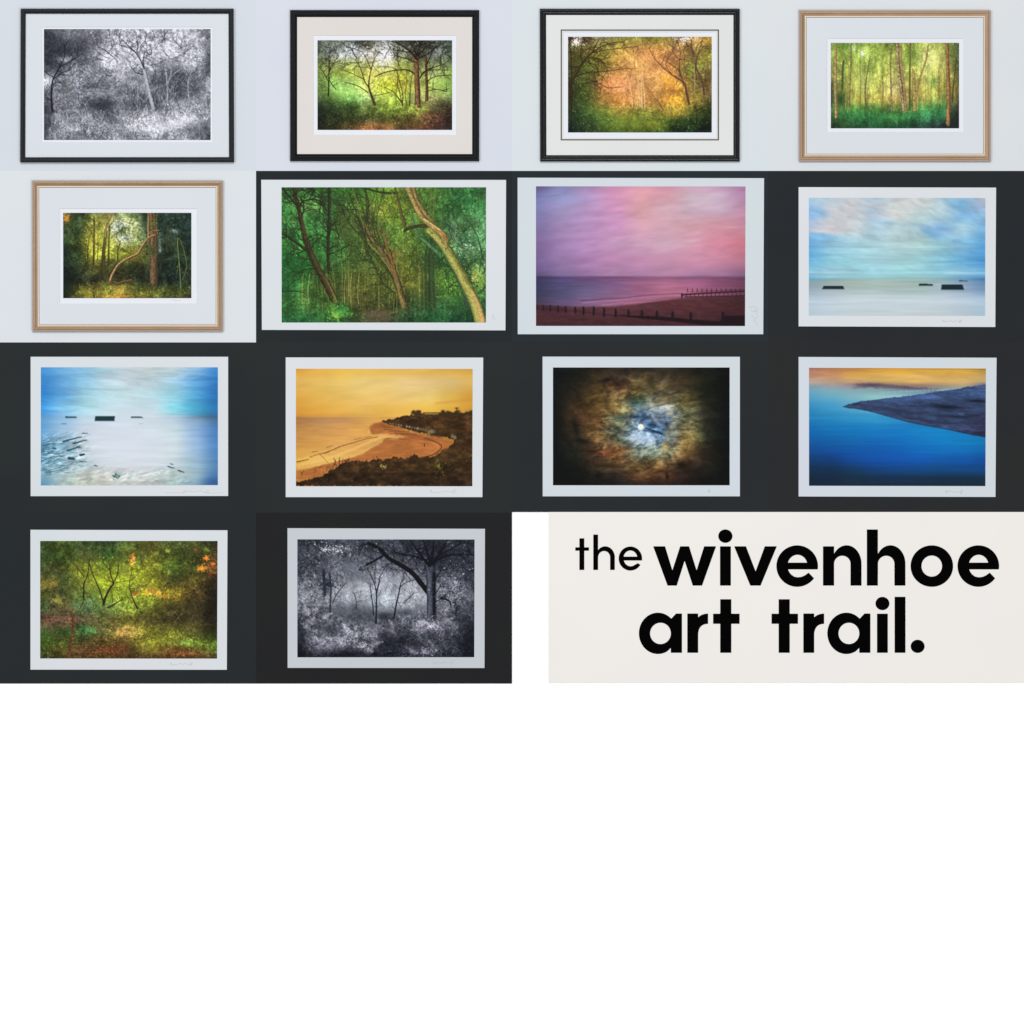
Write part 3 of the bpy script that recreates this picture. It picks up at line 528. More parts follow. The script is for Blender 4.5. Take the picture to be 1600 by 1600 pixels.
def pic_pink_beach():
    p = Paint(150, 97, 1458, 969, 17)
    p.grid([(97, '544a80 7a7cb8 a880b4 d484b0 e090a0 d88ea4 c898b0 c090b0 a86c9c'), (160, '6468a8 8c90c8 ac8cc4 d488b4 e094a0 dc98a4 ccb0bc c4a4bc b47ca8'), (240, '7474b4 9c90c8 bc90c8 d68abc e098a4 d8a8b4 c8a4b8 c8a8c0 c484a4'),
            (340, '7a6aa8 a080b8 b484bc cc88be d898b0 dca2b0 d89aa8 dc8c9c cc8098'), (460, '765c98 9c74b0 b480b8 c48cb8 cc94b4 d0a0b8 d890a8 dc7c94 d46c7c'),
            (560, '6a5090 906ca4 ac74b0 be7cb0 c884b2 cc88ac d484a4 d07c9c b8647c'), (655, '58457a 786094 94689c a874a4 b078a4 b4789c ac709c 9c6890 80507c'),
            (666, '3e3460 54447a 684678 7c4c7c 86507e 9a5c84 8c547c 84486e 6c3c5c'), (700, '3a3860 544a7c 6a5080 84568a a86088 b8688c b0608c 944c74 743e5c'),
            (760, '3a3a5c 504c78 6e5e8c 885c88 a45e88 c06c8c b86484 94506c 6c3a50'), (830, '4a3a58 64507c 8a608c 9c6088 a85c80 a0506c 784048 603038 54282e'), (969, '4a2c34 58303a 5c3036 5a2c30 502428 46201f 3a1a20 2a141a 24121a')])
    p.blob(1190, 190, 90, 34, (216, 190, 206), .45, -.3); p.blob(1110, 440, 70, 14, (224, 178, 190), .6, -.1); p.blob(600, 290, 90, 12, (206, 156, 206), .5, -.15); p.blob(1300, 350, 110, 10, (232, 160, 176), .5); p.blob(1020, 465, 110, 7, (220, 170, 190), .5)
    p.blob(810, 250, 60, 110, (226, 160, 160), .35); p.blob(300, 170, 120, 30, (128, 136, 200), .4, .1)
    skym = (p.Y < 655).astype(float); sea = 1-skym
    p.tex(260, 60, .05, 4, -.12, skym, warp=60); p.tex(90, 18, .02, 3, -.1, skym)
    p.tex(120, 7, .07, 3, 0, sea)
    for k in range(60):
        y = p.r.uniform(672, 800); x = p.r.uniform(150, 1400); L = p.r.uniform(60, 220)
        p.seg(x, y, x+L, y-3, 2, 2, p.c[int((y-97)*SC), int(min(p.W-1, (x-150)*SC))]*p.r.uniform(.85, 1.15), .5, 1.2)
    for pts, w in [([(430, 812), (560, 802), (680, 795), (860, 776), (1060, 765)], 6), ([(700, 822), (860, 810), (1000, 795), (1060, 790)], 3)]: p.line(pts, w, 2, (84, 50, 78), .7, 1.4)
    p.line([(440, 826), (620, 812), (900, 786), (1060, 776)], 5, 4, (204, 140, 180), .5, 2)
    for pts in ([(700, 830), (860, 815), (1000, 800)], [(560, 840), (720, 822), (900, 800)]): p.line(pts, 5, 3, (222, 140, 150), .45, 2)
    sd = [(150, 838), (300, 846), (420, 850), (600, 850), (740, 838), (860, 822), (1000, 803), (1100, 794), (1300, 788), (1460, 784), (1460, 972), (150, 972)]
    m = p.pmask(sd, 4); p.mix((88, 44, 50), m*.9); low = np.clip((p.Y-850)/110, 0, 1); p.mix((66, 34, 38), m*low*.7); p.mix((92, 42, 44), m*np.exp(-((p.X-1150)/260)**2-((p.Y-840)/40)**2)*.5)
    p.mix((52, 24, 30), m*np.clip((p.X-1200)/250, 0, 1)*.5)
    p.tex(40, 10, .12, 3, 0, m); p.leaves(900, 5, .16, a=.5, mask=m, asp=.4)
    p.line([(150, 860), (400, 880), (650, 905)], 5, 5, (54, 28, 36), .6, 3)
    p.poly([(640, 902), (800, 905), (1000, 915), (1120, 928), (1300, 940), (1320, 905), (1460, 905), (1460, 972), (1200, 965), (1000, 940), (760, 918)], (30, 17, 24), .95, 2)
    p.poly([(150, 838), (330, 850), (330, 884), (150, 870)], (56, 30, 40), .5, 3)
    for k, (x, t, b) in enumerate([(155, 835, 868), (196, 838, 870), (240, 838, 875), (288, 842, 878), (336, 845, 882), (395, 850, 888), (447, 848, 895), (511, 848, 898), (575, 856, 905), (648, 862, 908), (728, 868, 910), (812, 870, 916), (906, 876, 922), (1004, 880, 926), (1118, 886, 940), (1318, 885, 945)]):
        w = 8+k*.9
        p.seg(x, t+4, x, b, w*.75, w, (34, 20, 30), .95, 1.1); p.seg(x-3, t+2, x+2, t+1, w*.35, w*.35, (34, 20, 30), .9)
        if k > 3: p.seg(x-w*.25, t+18, x+w*.9, t+22, 6, 4, (34, 20, 30), .8)
    p.line([(1060, 775), (1200, 765), (1457, 752)], 9, 12, (58, 28, 46), .9); p.line([(1080, 788), (1250, 786), (1457, 780)], 7, 8, (58, 26, 40), .8); p.seg(1063, 768, 1063, 792, 9, 9, (50, 22, 38), .95)
    for k in range(13): x = 1098+k*30; p.seg(x, 738, x, 756, 5, 5, (52, 24, 42), .9); 
    for k in range(15): x = 1090+k*26; p.seg(x, 766, x, 786, 5, 5, (48, 22, 38), .7)
    p.line([(1110, 755), (1457, 741)], 2.5, 4, (70, 34, 56), .6)
    p.blob(1050, 560, 500, 30, (214, 140, 170), .15)
    p.c = p.c*.97+6*(p.Y < 655)[..., None]
    p.dapple(120, .035, skym, asp=.3, ang=-.15); p.mix((206, 176, 208), skym*.07)
    return p.fin(.5, lo=14, sat=.84)

def slab_block(p, x0, x1, y0, y1, l=0, r=0, c=(22, 38, 46)):
    p.poly([(x0+l, y0), (x1-r, y0+2), (x1, y1), (x0, y1)], c, .97, 1)
    p.line([(x0, y1+3), (x1+4, y1+3)], 3, 3, (90, 120, 132), .4, 2)

def pic_calm_blocks():
    p = Paint(255, 169, 1358, 904, 18)
    p.grid([(169, 'a0c0d4 b8ccd8 c8ccd0 a8c4d4 c8ccd0 ccd0cc b0ccd8 88b8d8 c0c8d4'), (230, '98bcdc c4ccd4 ccccd0 c0c8d0 ccd0cc c4d0d0 b4ccd4 84b4d8 a8bcd8'), (270, '84b0dc c8ccd0 c8ccd0 b8c8d8 ccd0cc b8d0d0 b4d0d8 84b4d8 90b8d8'),
            (360, 'b8c4d8 ccc8cc c8d0d4 a8c4d4 b8d0d4 b0ccd4 84b0dc a8ccd8 78b0dc'), (450, '6cacdc 94c0d8 a4ccd8 acd0d8 b4d0d4 b4d4d4 9cc8d4 8cbcd8 60a4d8'),
            (560, '6cb4d8 90c8d8 98ccd8 a0ccd8 a0ccd0 9cccd4 88c4d8 6cb0d8 4c94d0'), (640, '90c8e0 a4d4e4 98ccd8 a0d4e0 9cd0d8 9cd0d8 94ccdc 9ccce0 80bcdc'),
            (662, '80b8d8 98ccd8 94ccd8 9cd4d8 98ccd0 98ccd0 90c4cc 70b0d8 5898cc'), (674, '6ca4c0 8cb0b8 9cb8b8 9cc0c0 9cbcb8 98b8b8 88acb8 7498b4 4c78a0'),
            (700, '90a8ac a0b4b0 a8bab0 acc0b8 a8bcb4 a0b8b0 9cb4b8 88a0b8 6888b0'), (750, '98acbc a8b8bc a8bcbc acc0c0 a8bcbc a4bcbc a8bcc4 98acc0 7898bc'),
            (800, 'b0c4d8 bccddc c8d4d8 c8d4d8 c4d4d8 c4d4d8 c4d0dc b4c8dc 98bcd8'), (904, 'a8bccc b8c8d0 bccad0 bccacc c0ccd0 c0c8cc b8c4c8 a8b8c4 90b4d0')])
    for b in [(1010, 385, 70, 24, (112, 172, 222), .7, .5), (330, 260, 60, 24, (120, 176, 224), .6, .4), (330, 410, 120, 16, (110, 180, 230), .7, .15), (1160, 205, 60, 22, (110, 180, 226), .6, .3), (1240, 290, 90, 20, (130, 186, 226), .6, -.3), (740, 325, 90, 12, (140, 190, 220), .6, .1),
              (640, 250, 70, 16, (158, 196, 226), .5, .4), (1250, 430, 120, 14, (120, 186, 224), .5, -.1), (350, 380, 110, 10, (214, 214, 222), .5, .1), (900, 230, 200, 40, (214, 218, 220), .35, -.2), (420, 290, 60, 40, (210, 212, 218), .5, .7)]: p.blob(*b)
    sk = (p.Y < 660).astype(float)
    p.tex(110, 36, .07, 4, .3, sk*(p.Y < 450), warp=40); p.tex(240, 16, .08, 4, 0, sk*np.clip((p.Y-380)/100, 0, 1)); p.tex(300, 14, .05, 3, 0, 1-sk)
    for y in (545, 575, 632, 520, 490): p.line([(255, y), (700, y+p.r.uniform(-3, 5)), (1358, y+p.r.uniform(-5, 5))], 3, 3, (206, 224, 232), .18, 3)
    p.line([(255, 634), (560, 632)], 5, 3, (208, 228, 236), .6, 3); p.line([(1100, 640), (1358, 636)], 3, 5, (204, 222, 236), .6, 3)
    slab_block(p, 336, 478, 718, 740, 12, 8); slab_block(p, 940, 1030, 704, 716, 6, 2); slab_block(p, 1082, 1226, 708, 742, 4, 10); slab_block(p, 1192, 1250, 682, 689, 4, 4, (50, 70, 82))
    p.line([(1045, 712), (1080, 709)], 3, 3, (210, 224, 226), .5, 2)
    p.mix((200, 214, 222), np.clip((p.Y-745)/60, 0, 1)*.45)
    p.blob(1330, 560, 130, 90, (84, 156, 212), .35); p.blob(280, 520, 90, 70, (96, 170, 220), .3); p.dapple(60, .03, (p.Y < 640)*1.0, asp=.35, ang=.2)
    return p.fin(.5, lo=14)

def pic_bright_shore():
    p = Paint(256, 160, 1362, 898, 19)
    p.grid([(160, '4a98d0 74b0dc 8cc0e0 b0d0dc c4d0d8 c8d4d4 c0d4d8 94bcdc 4488cc'), (250, '4490d4 6cacdc 90c4e0 bcd4e0 c4d4dc c0d4dc a0c8dc 68a8d8 3c84c4'), (340, '3084cc 64a8dc 9cccdc b0d8e0 bcdce0 b8dce4 90ccdc 58a8d0 3078b8'),
            (420, '4098dc 84c4e8 a8dce8 bce0e8 c4e0e8 c0dce8 80d4e4 50b4d8 2c84bc'), (450, '4890d0 84bce4 acd8e8 c4dce4 ccdce4 ccdce4 94d4e0 50a8cc 2c70a4'), (475, '5c9ccc 90bce0 b8d4e4 c8d8e4 ccdce4 d0dce4 b8d0e0 88a8c4 446c8c'),
            (560, '68a8dc a4c8e4 ccd8e4 d0dae4 d4dce4 d0dce4 c4d8dc 90b4dc 4c80bc'), (660, '5c90b8 88b0c8 d0dce4 d8dce4 d8dce4 d4dce0 d0dce0 98b8d8 5488c0'), (760, '70a0b8 98b8c4 b8ccd4 d0d8dc d4d8e0 d0d8e0 c8d8dc 9cbcd0 5484b4'),
            (830, '84b4cc a4bcc0 bcc4bc ccccc8 d0d4d4 ccd4d4 c0d0cc a4c0cc 5484b4'), (898, '5c98b8 a8bcb8 c0c4b4 c4c8bc c8ccc8 c4c8c4 a4c0bc 90b0c0 345c90')])
    sk = (p.Y < 460).astype(float)
    p.tex(200, 24, .11, 5, .05, sk*(np.abs(p.X-800) > 0), warp=40); p.tex(200, 18, .06, 4, 0, 1-sk)
    for k in range(70):
        y = p.r.uniform(170, 450); s_ = -1 if p.r.rand() < .5 else 1; x = 800+s_*p.r.uniform(150, 540); L = p.r.uniform(40, 160); sl = (y-450)*-.0009*s_*-1
        p.seg(x-L/2, y-sl*L/2*2, x+L/2, y+sl*L/2*2, 4, 2, (208, 230, 240) if p.r.rand() < .6 else (48, 128, 200), .12, 4)
    p.poly([(1120, 260), (1362, 160), (1362, 230)], (40, 120, 190), .25, 26)
    p.blob(800, 620, 260, 170, (214, 224, 236), .85); p.blob(800, 420, 180, 100, (210, 226, 236), .5)
    slab_block(p, 408, 480, 466, 475, 2, 2, (18, 44, 60)); slab_block(p, 592, 716, 464, 494, 4, -2, (22, 52, 56)); slab_block(p, 817, 895, 467, 475, 2, 6, (24, 50, 60))
    p.line([(385, 513), (415, 513)], 4, 4, (60, 110, 130), .8); p.line([(868, 513), (895, 513)], 3, 3, (150, 180, 196), .8)
    left = p.pmask([(256, 610), (400, 590), (540, 590), (560, 650), (520, 700), (560, 730), (580, 770), (470, 820), (256, 860)], 26, 22)
    p.tex(60, 22, .22, 4, -.3, left)
    for k in range(260):
        t = p.r.rand(); x = 256+t*300*p.r.rand()**.8; y = p.r.uniform(575, 820)
        a = -.32+p.r.randn()*.25; L = p.r.uniform(14, 60)
        j, i = int(min(p.H-1, (y-160)*SC)), int(max(0, (x-256)*SC))
        c = (64, 116, 134) if p.r.rand() < .45 else ((216, 230, 236) if p.r.rand() < .5 else (98, 148, 178))
        p.line([(x, y), (x+L*.5*math.cos(a*.6), y+L*.5*math.sin(a*.8)+p.r.randn()*2), (x+L*math.cos(a*.6), y+L*math.sin(a*.8))], 5, 2, c, .42*left[j, i]+.06, 1.4, wob=.8)
    for pts, w in [([(395, 622), (450, 610), (510, 594)], 10), ([(460, 638), (500, 625), (542, 614)], 9), ([(420, 680), (460, 668), (500, 655)], 9), ([(432, 728), (466, 732)], 18), ([(502, 708), (530, 704)], 16), ([(330, 665), (350, 668)], 9), ([(270, 650), (330, 636), (390, 640)], 5),
                   ([(260, 745), (330, 720), (400, 716)], 5), ([(515, 572), (550, 574)], 5), ([(300, 690), (360, 700), (400, 690)], 4), ([(500, 748), (545, 752)], 5), ([(590, 772), (608, 778)], 6), ([(1050, 780), (1090, 792)], 7), ([(1115, 806), (1150, 818)], 8), ([(1065, 765), (1082, 768)], 5)]:
        p.line(pts, w, w*.6, (26, 70, 78), .85, 1.2, wob=1.5)
    for k in range(26): a = p.r.uniform(0, 6.3); R = p.r.uniform(4, 26); p.seg(725+math.cos(a)*R, 843+math.sin(a)*R*.7, 725+math.cos(a)*R+5, 843+math.sin(a)*R*.7+4, 8, 5, (30, 80, 72) if k % 3 else (110, 160, 150), .75)
    bot = p.pmask([(330, 898), (430, 820), (540, 770), (640, 800), (760, 790), (900, 810), (1040, 790), (1200, 880), (1240, 898)], 14, 12)
    p.leaves(520, 9, .1, ['d8c8a8', '9cc0b8', 'e0bca0', '88b0a8', 'e4e4e0', 'd0dcd8', 'd4b48c'], a=.45, mask=bot*.8, asp=.5, ang=-.1)
    for k in range(110): p.twig(p.r.uniform(300, 1180), p.r.uniform(795, 892), p.r.uniform(-.6, .6), 40, 3.5, (128, 168, 168) if k % 2 else (226, 212, 190), 1, .4)
    p.blob(256, 250, 130, 90, (44, 120, 196), .35); p.blob(1362, 330, 130, 110, (28, 96, 172), .4); p.blob(1362, 470, 160, 14, (60, 96, 120), .6); p.blob(1362, 620, 90, 150, (70, 130, 196), .3)
    p.tex(40, 14, .16, 4, -.25, np.maximum(left, bot)*.9)
    p.blob(1330, 880, 70, 50, (42, 88, 150), .6)
    return p.fin(.45, lo=14)

def pic_golden_bay():
    p = Paint(250, 169, 1353, 903, 20)
    p.grid([(169, 'd89c3c e0a848 e4b450 e8b854 e4b454 e4b054 e0ac4c d8a444 d09c3c'), (185, 'e0a840 e8b04c ecbc50 ecc058 e8bc58 e8b858 e4b454 e0b050 d8a848'), (250, 'e0b058 e4bc60 e8c468 e8c878 e4c478 e4c484 e0c080 dcbc78 dcb460'),
            (350, 'e0a844 e4b450 e4b85c e4bc68 e4bc68 e4c070 e8c870 e0b450 d89c34'), (440, 'd89838 e0a440 e8b04c e4b454 e4b04c e8b44c e8b844 e0a83c c89438'),
            (466, 'c88c3c d89a40 e0a44c dca850 e4ac50 e8b858 ecc068 e0a83c c89438'), (476, 'a87444 b48454 c08c58 cc9850 d8a44c e0ac50 e0ac48 c89038 b08030'), (560, 'c08848 cc9450 d89c54 e0a450 e0a850 d89c48 d09040 c08838 b08030'),
            (650, 'cc9448 d89c4c dca458 d89c54 d0a058 b87c38 b07834 a87030 a06c30'), (740, 'dca848 e8b860 e4b45c dcac58 c88c40 b07434 a06c30 987030 906030'), (903, 'b87838 a86c30 a06830 986030 906030 805428 704828 604028 503420')])
    p.tex(260, 50, .04, 4, -.05, (p.Y < 466).astype(float), warp=40); p.tex(90, 9, .04, 3, 0, (p.Y > 470).astype(float))
    p.line([(1120, 385), (1240, 372), (1353, 360)], 8, 22, (200, 140, 60), .35, 8)
    for pts, w in [([(255, 752), (290, 745), (330, 735)], 8), ([(340, 720), (400, 700), (450, 690), (520, 655), (610, 630), (700, 605), (760, 595)], 8), ([(430, 695), (560, 645), (620, 628)], 7), ([(440, 662), (480, 650)], 4), ([(620, 612), (720, 590)], 5), ([(350, 690), (390, 685)], 5)]:
        p.line(pts, w, w*.5, (134, 84, 40), .8, 1.2, wob=1.2)
    for pts, w in [([(255, 775), (400, 745), (560, 690), (680, 640), (780, 600)], 20), ([(255, 792), (420, 765), (600, 715), (720, 660)], 10), ([(255, 742), (380, 705), (560, 640), (680, 600)], 8), ([(700, 570), (715, 545), (700, 515)], 7), ([(780, 580), (840, 585), (930, 595)], 12)]:
        p.line(pts, w, w*.6, (238, 190, 104), .5, 3, wob=1.5)
    beach = [(250, 808), (330, 795), (440, 765), (560, 735), (660, 705), (730, 665), (790, 625), (800, 605), (860, 590), (720, 575), (705, 530), (740, 508), (800, 500), (860, 520), (960, 560), (1060, 590), (1160, 600), (1230, 630), (1200, 680), (1100, 720), (900, 730), (700, 750), (500, 790), (400, 850), (250, 860)]
    m = p.pmask(beach, 3, 4, 30); p.mix((180, 108, 54), m*.97)
    p.mix((156, 88, 46), m*np.exp(-((p.X-1080)/120)**2-((p.Y-600)/30)**2)*.6); p.tex(60, 16, .10, 4, -.1, m)
    p.blob(780, 530, 50, 16, (150, 86, 44), .6)
    p.poly([(730, 580), (800, 575), (940, 592), (880, 606), (800, 600)], (232, 180, 104), .7, 3, 4); p.line([(830, 608), (895, 609)], 4, 3, (250, 226, 180), .8)
    for y, a, b in ((548, 800, 900), (558, 830, 950), (572, 870, 1000), (578, 900, 1010), (520, 780, 840), (532, 790, 860), (606, 820, 960)): p.line([(a, y), (b, y+6)], 3.5, 2, (96, 60, 34), .8, wob=.6)
    p.line([(1050, 600), (1130, 630), (1160, 660), (1110, 705), (1030, 725)], 5, 7, (86, 52, 30), .7, 1.5); p.line([(1020, 620), (1110, 635), (1140, 665), (1090, 700)], 7, 5, (216, 142, 78), .5, 2.5)
    p.line([(1052, 640), (1053, 655)], 5, 4, (60, 36, 22), .9)
    hd = [(790, 497), (870, 478), (920, 462), (980, 460), (1060, 466), (1150, 455), (1220, 440), (1300, 446), (1353, 440), (1353, 903), (250, 903), (250, 875), (330, 862), (420, 838), (480, 800), (530, 765), (620, 742), (680, 752), (740, 735), (800, 738), (860, 716), (930, 735), (990, 705), (1040, 728), (1110, 715), (1180, 672), (1230, 640), (1240, 615), (1180, 598), (1100, 588), (1020, 570), (940, 544), (870, 521), (790, 505)]
    m = p.pmask(hd, 1.5, 7, 16); p.mix((62, 44, 24), m*.98)
    p.mix((72, 48, 26), m*(p.Y < 560)*.6); p.mix((40, 28, 20), m*(p.Y > 820)*.5); p.tex(50, 30, .4, 4, 0, m)
    p.leaves(3200, 8, .34, a=.6, mask=m); p.leaves(520, 6, .2, ['8a6430', '705424', '6c6a34', '94703c'], a=.6, mask=m*.6*(p.Y > 560)); p.leaves(800, 7, .2, ['1e1a14', '2a2418'], a=.6, mask=m*.8)
    p.leaves(160, 6, .2, ['8a8030', '6e7430'], a=.6, region=(1080, 700, 1200, 860)); p.leaves(60, 7, .2, ['a0884c', 'b49860'], a=.7, region=(760, 755, 830, 800))
    for x, w in ((990, 18), (1015, 20), (1168, 20), (1185, 24), (1260, 18), (1320, 26), (1340, 20), (1206, 14)):
        for q in range(10): p.blob(x+p.r.uniform(-w, w), 448+p.r.uniform(-14, 8), 8, 7, (60, 44, 26), .8)
    p.seg(1255, 445, 1255, 415, 5, 4, (60, 44, 26), .9); p.blob(1254, 415, 12, 5, (60, 44, 26), .9); p.blob(1262, 430, 12, 4, (60, 44, 26), .9)
    p.poly([(985, 448), (1160, 444), (1240, 440), (1240, 466), (985, 470)], (64, 46, 26), .9, 2); p.poly([(1055, 446), (1140, 446), (1140, 454), (1055, 454)], (190, 154, 90), .6, 1); p.line([(1045, 443), (1150, 443)], 5, 5, (100, 70, 36), .9); p.line([(1055, 455), (1140, 456)], 4, 4, (90, 74, 40), .6)
    for x in np.arange(840, 1120, 17):
        t = (x-840)/280; y = 510+t*52; s_ = .6+t*.9; 
        if p.r.rand() < .9: p.poly([(x-7*s_, y+7*s_), (x-7*s_, y-3*s_), (x, y-9*s_), (x+7*s_, y-3*s_), (x+7*s_, y+7*s_)], [(150, 142, 116), (120, 104, 74), (92, 72, 46), (170, 160, 130)][p.r.randint(4)], .7, 1)
    for x, y in ((1228, 590), (1244, 596), (1098, 562), (1080, 566)): p.poly([(x-8, y+12), (x-8, y-5), (x, y-12), (x+8, y-5), (x+8, y+12)], (146, 134, 100), .7, 1)
    p.line([(850, 520), (960, 552), (1060, 582), (1180, 596)], 5, 5, (120, 88, 54), .8, 1.5)
    p.line([(395, 700), (440, 745), (490, 815)], 3, 2, (120, 78, 40), .8); p.line([(470, 800), (440, 770)], 3, 2, (130, 90, 50), .7)
    for k in range(40): p.twig(p.r.uniform(260, 1200), p.r.uniform(760, 850), p.r.uniform(-2.4, -.7), 26, 3, (50, 34, 22), 1, .7)
    for k in range(50): x = p.r.uniform(480, 1180); p.twig(x, 740+p.r.uniform(-8, 30)+abs(x-850)*.05, p.r.uniform(-2.4, -.7), 22, 4, (50, 34, 22), 1, .8)
    p.c = (p.c-110)*1.05+110
    return p.fin(.4, sharp=.2, lo=14, sat=.93)

def pic_moon():
    p = Paint(256, 161, 1360, 897, 21)
    p.grid([(161, '141a1c 1c221e 34281e 40342a 3a3026 40382c 2c281e 1a201c 10161a'), (230, '141a1a 24261c 4c3a24 3c2a20 5e4a2c 564430 4a3a22 262a1a 0e1418'), (290, '141a1a 30281c 6e4e28 5a3c26 7c6434 6a5838 54422a 222618 0e1418'),
            (370, '141a1a 40301c 785424 84683a 4c6048 988a70 6e5c30 2e2c1e 0e1418'), (450, '161a1a 4e341e 6c4a28 988048 44607a 92a0b4 5c5c40 2e2c20 10161a'), (530, '161a1a 42301c 704c26 787458 6484a8 44648c 948050 2c2c20 10161a'),
            (600, '141a1a 3a2c1c 6c4826 6a6848 7890b4 5c7898 a48444 2c3020 10181a'), (690, '141818 2a2a20 5a3a26 8a5028 647068 6a7058 8c6434 34291c 101818'), (770, '101816 20201a 443020 5c4026 7c5c30 74502c 503424 2e2a20 0e1618'),
            (840, '0e1616 161c18 2c241c 34261f 7a4c2a 683e26 38241f 221f1c 0e1416'), (897, '0c1414 121814 1c1c1a 20201e 40281c 38241c 2a1e1a 181a16 0c1414')])
    r = np.hypot((p.X-810)/1.15, p.Y-540); core = np.exp(-(r/330)**4)
    p.mix((52, 62, 44), (p.fbm(90, 60, 4, warp=70) > .56)*.16*core)
    # swirling cloud: noise on polar-warped coordinates
    th = np.arctan2(p.Y-540, p.X-810); X0, Y0 = p.X, p.Y
    p.X, p.Y = X0+np.cos(th+1.3)*60, Y0+np.sin(th+1.3)*60
    n1 = p.fbm(120, 60, 5, .5, 110); n2 = p.fbm(60, 34, 4, -.5, 70); n3 = p.fbm(150, 26, 4, -.12, 50)
    p.X, p.Y = X0, Y0
    p.c = p.c*np.exp(((n1-.5)*.95+(n2-.5)*.7+(n3-.5)*.45)*(.35+.65*core))[..., None]
    p.mix((176, 134, 74), np.clip(n1*n2*3.2-.95, 0, 1)*np.exp(-((r-180)/90)**2)*.5)
    for b in [(690, 430, 60, 16, (182, 150, 88), .8, .15), (620, 400, 40, 26, (150, 112, 50), .6, .5), (820, 420, 90, 22, (150, 160, 178), .6, .35), (900, 490, 60, 16, (176, 182, 196), .75, .95), (870, 380, 50, 22, (178, 164, 140), .55, 1.0), (780, 600, 100, 36, (130, 150, 180), .35, .1), (740, 570, 60, 22, (110, 132, 168), .3, 0),
              (780, 470, 80, 14, (26, 44, 74), .8, .1), (870, 520, 44, 20, (24, 50, 80), .85, .1), (890, 562, 70, 8, (16, 30, 50), .8, .15), (770, 380, 40, 22, (44, 72, 58), .7, .3), (660, 480, 60, 20, (52, 84, 84), .6, -.2), (640, 560, 60, 10, (84, 104, 84), .5, .1), (700, 630, 60, 16, (50, 66, 54), .7, .2), (780, 665, 60, 10, (40, 58, 50), .6, 0),
              (960, 650, 22, 44, (206, 150, 70), .65, .4), (1000, 530, 18, 60, (176, 160, 120), .55, .3), (975, 570, 30, 26, (160, 150, 120), .5, .3), (950, 360, 50, 18, (150, 116, 60), .6, -.3), (600, 700, 60, 18, (164, 84, 40), .6, .2), (690, 700, 90, 10, (160, 120, 60), .6, -.3), (760, 705, 60, 10, (154, 160, 130), .5, 0),
              (820, 830, 90, 14, (140, 92, 46), .55, 0), (800, 770, 80, 8, (140, 96, 50), .5, 0), (590, 240, 40, 16, (22, 18, 18), .8, -.2), (650, 260, 50, 12, (46, 24, 24), .6, .5), (400, 540, 22, 60, (14, 22, 22), .8, -.3), (440, 620, 50, 14, (20, 24, 22), .8, .2), (1060, 770, 30, 22, (26, 22, 18), .8, .4), (970, 840, 12, 30, (26, 14, 12), .8, 0),
              (540, 835, 24, 18, (18, 18, 16), .8, 0), (780, 320, 60, 14, (172, 132, 62), .55, .2), (840, 290, 30, 50, (120, 106, 72), .5, .4), (940, 610, 36, 20, (120, 140, 140), .4, 0), (470, 500, 60, 60, (108, 64, 34), .35, 0), (1180, 300, 90, 60, (30, 40, 26), .3, 0)]:
        p.blob(*b)
    p.tex(50, 22, .32, 4, -.35, core, warp=60); p.tex(24, 12, .16, 3, .3, core, warp=30)
    p.leaves(900, 12, .14, a=.22, mask=core, asp=.3, jit=.6)
    p.blob(805, 532, 34, 34, (150, 176, 206), .35)
    p.blob(805, 532, 19, 19, (250, 240, 214), 1, p=4); p.blob(808, 536, 8, 5, (206, 196, 170), .7, .3); p.blob(799, 524, 5, 4, (214, 206, 182), .6)
    p.line([(835, 540), (880, 552), (940, 578)], 6, 9, (20, 36, 60), .7, 3)
    p.c = p.c*(1-.30*np.clip((r-180)/300, 0, 1))[..., None]
    p.c = np.where(p.c > 170, 170+(p.c-170)*.45, p.c); p.blob(805, 532, 18, 18, (246, 238, 214), 1, p=4); p.blob(808, 536, 8, 5, (206, 196, 170), .5, .3)
    p.c = (p.c-60)*1.1+57
    p.c = p.c*np.array((.95, 1.0, 1.02))+4
    return p.fin(.5, sharp=.3, lo=11, sat=.86)

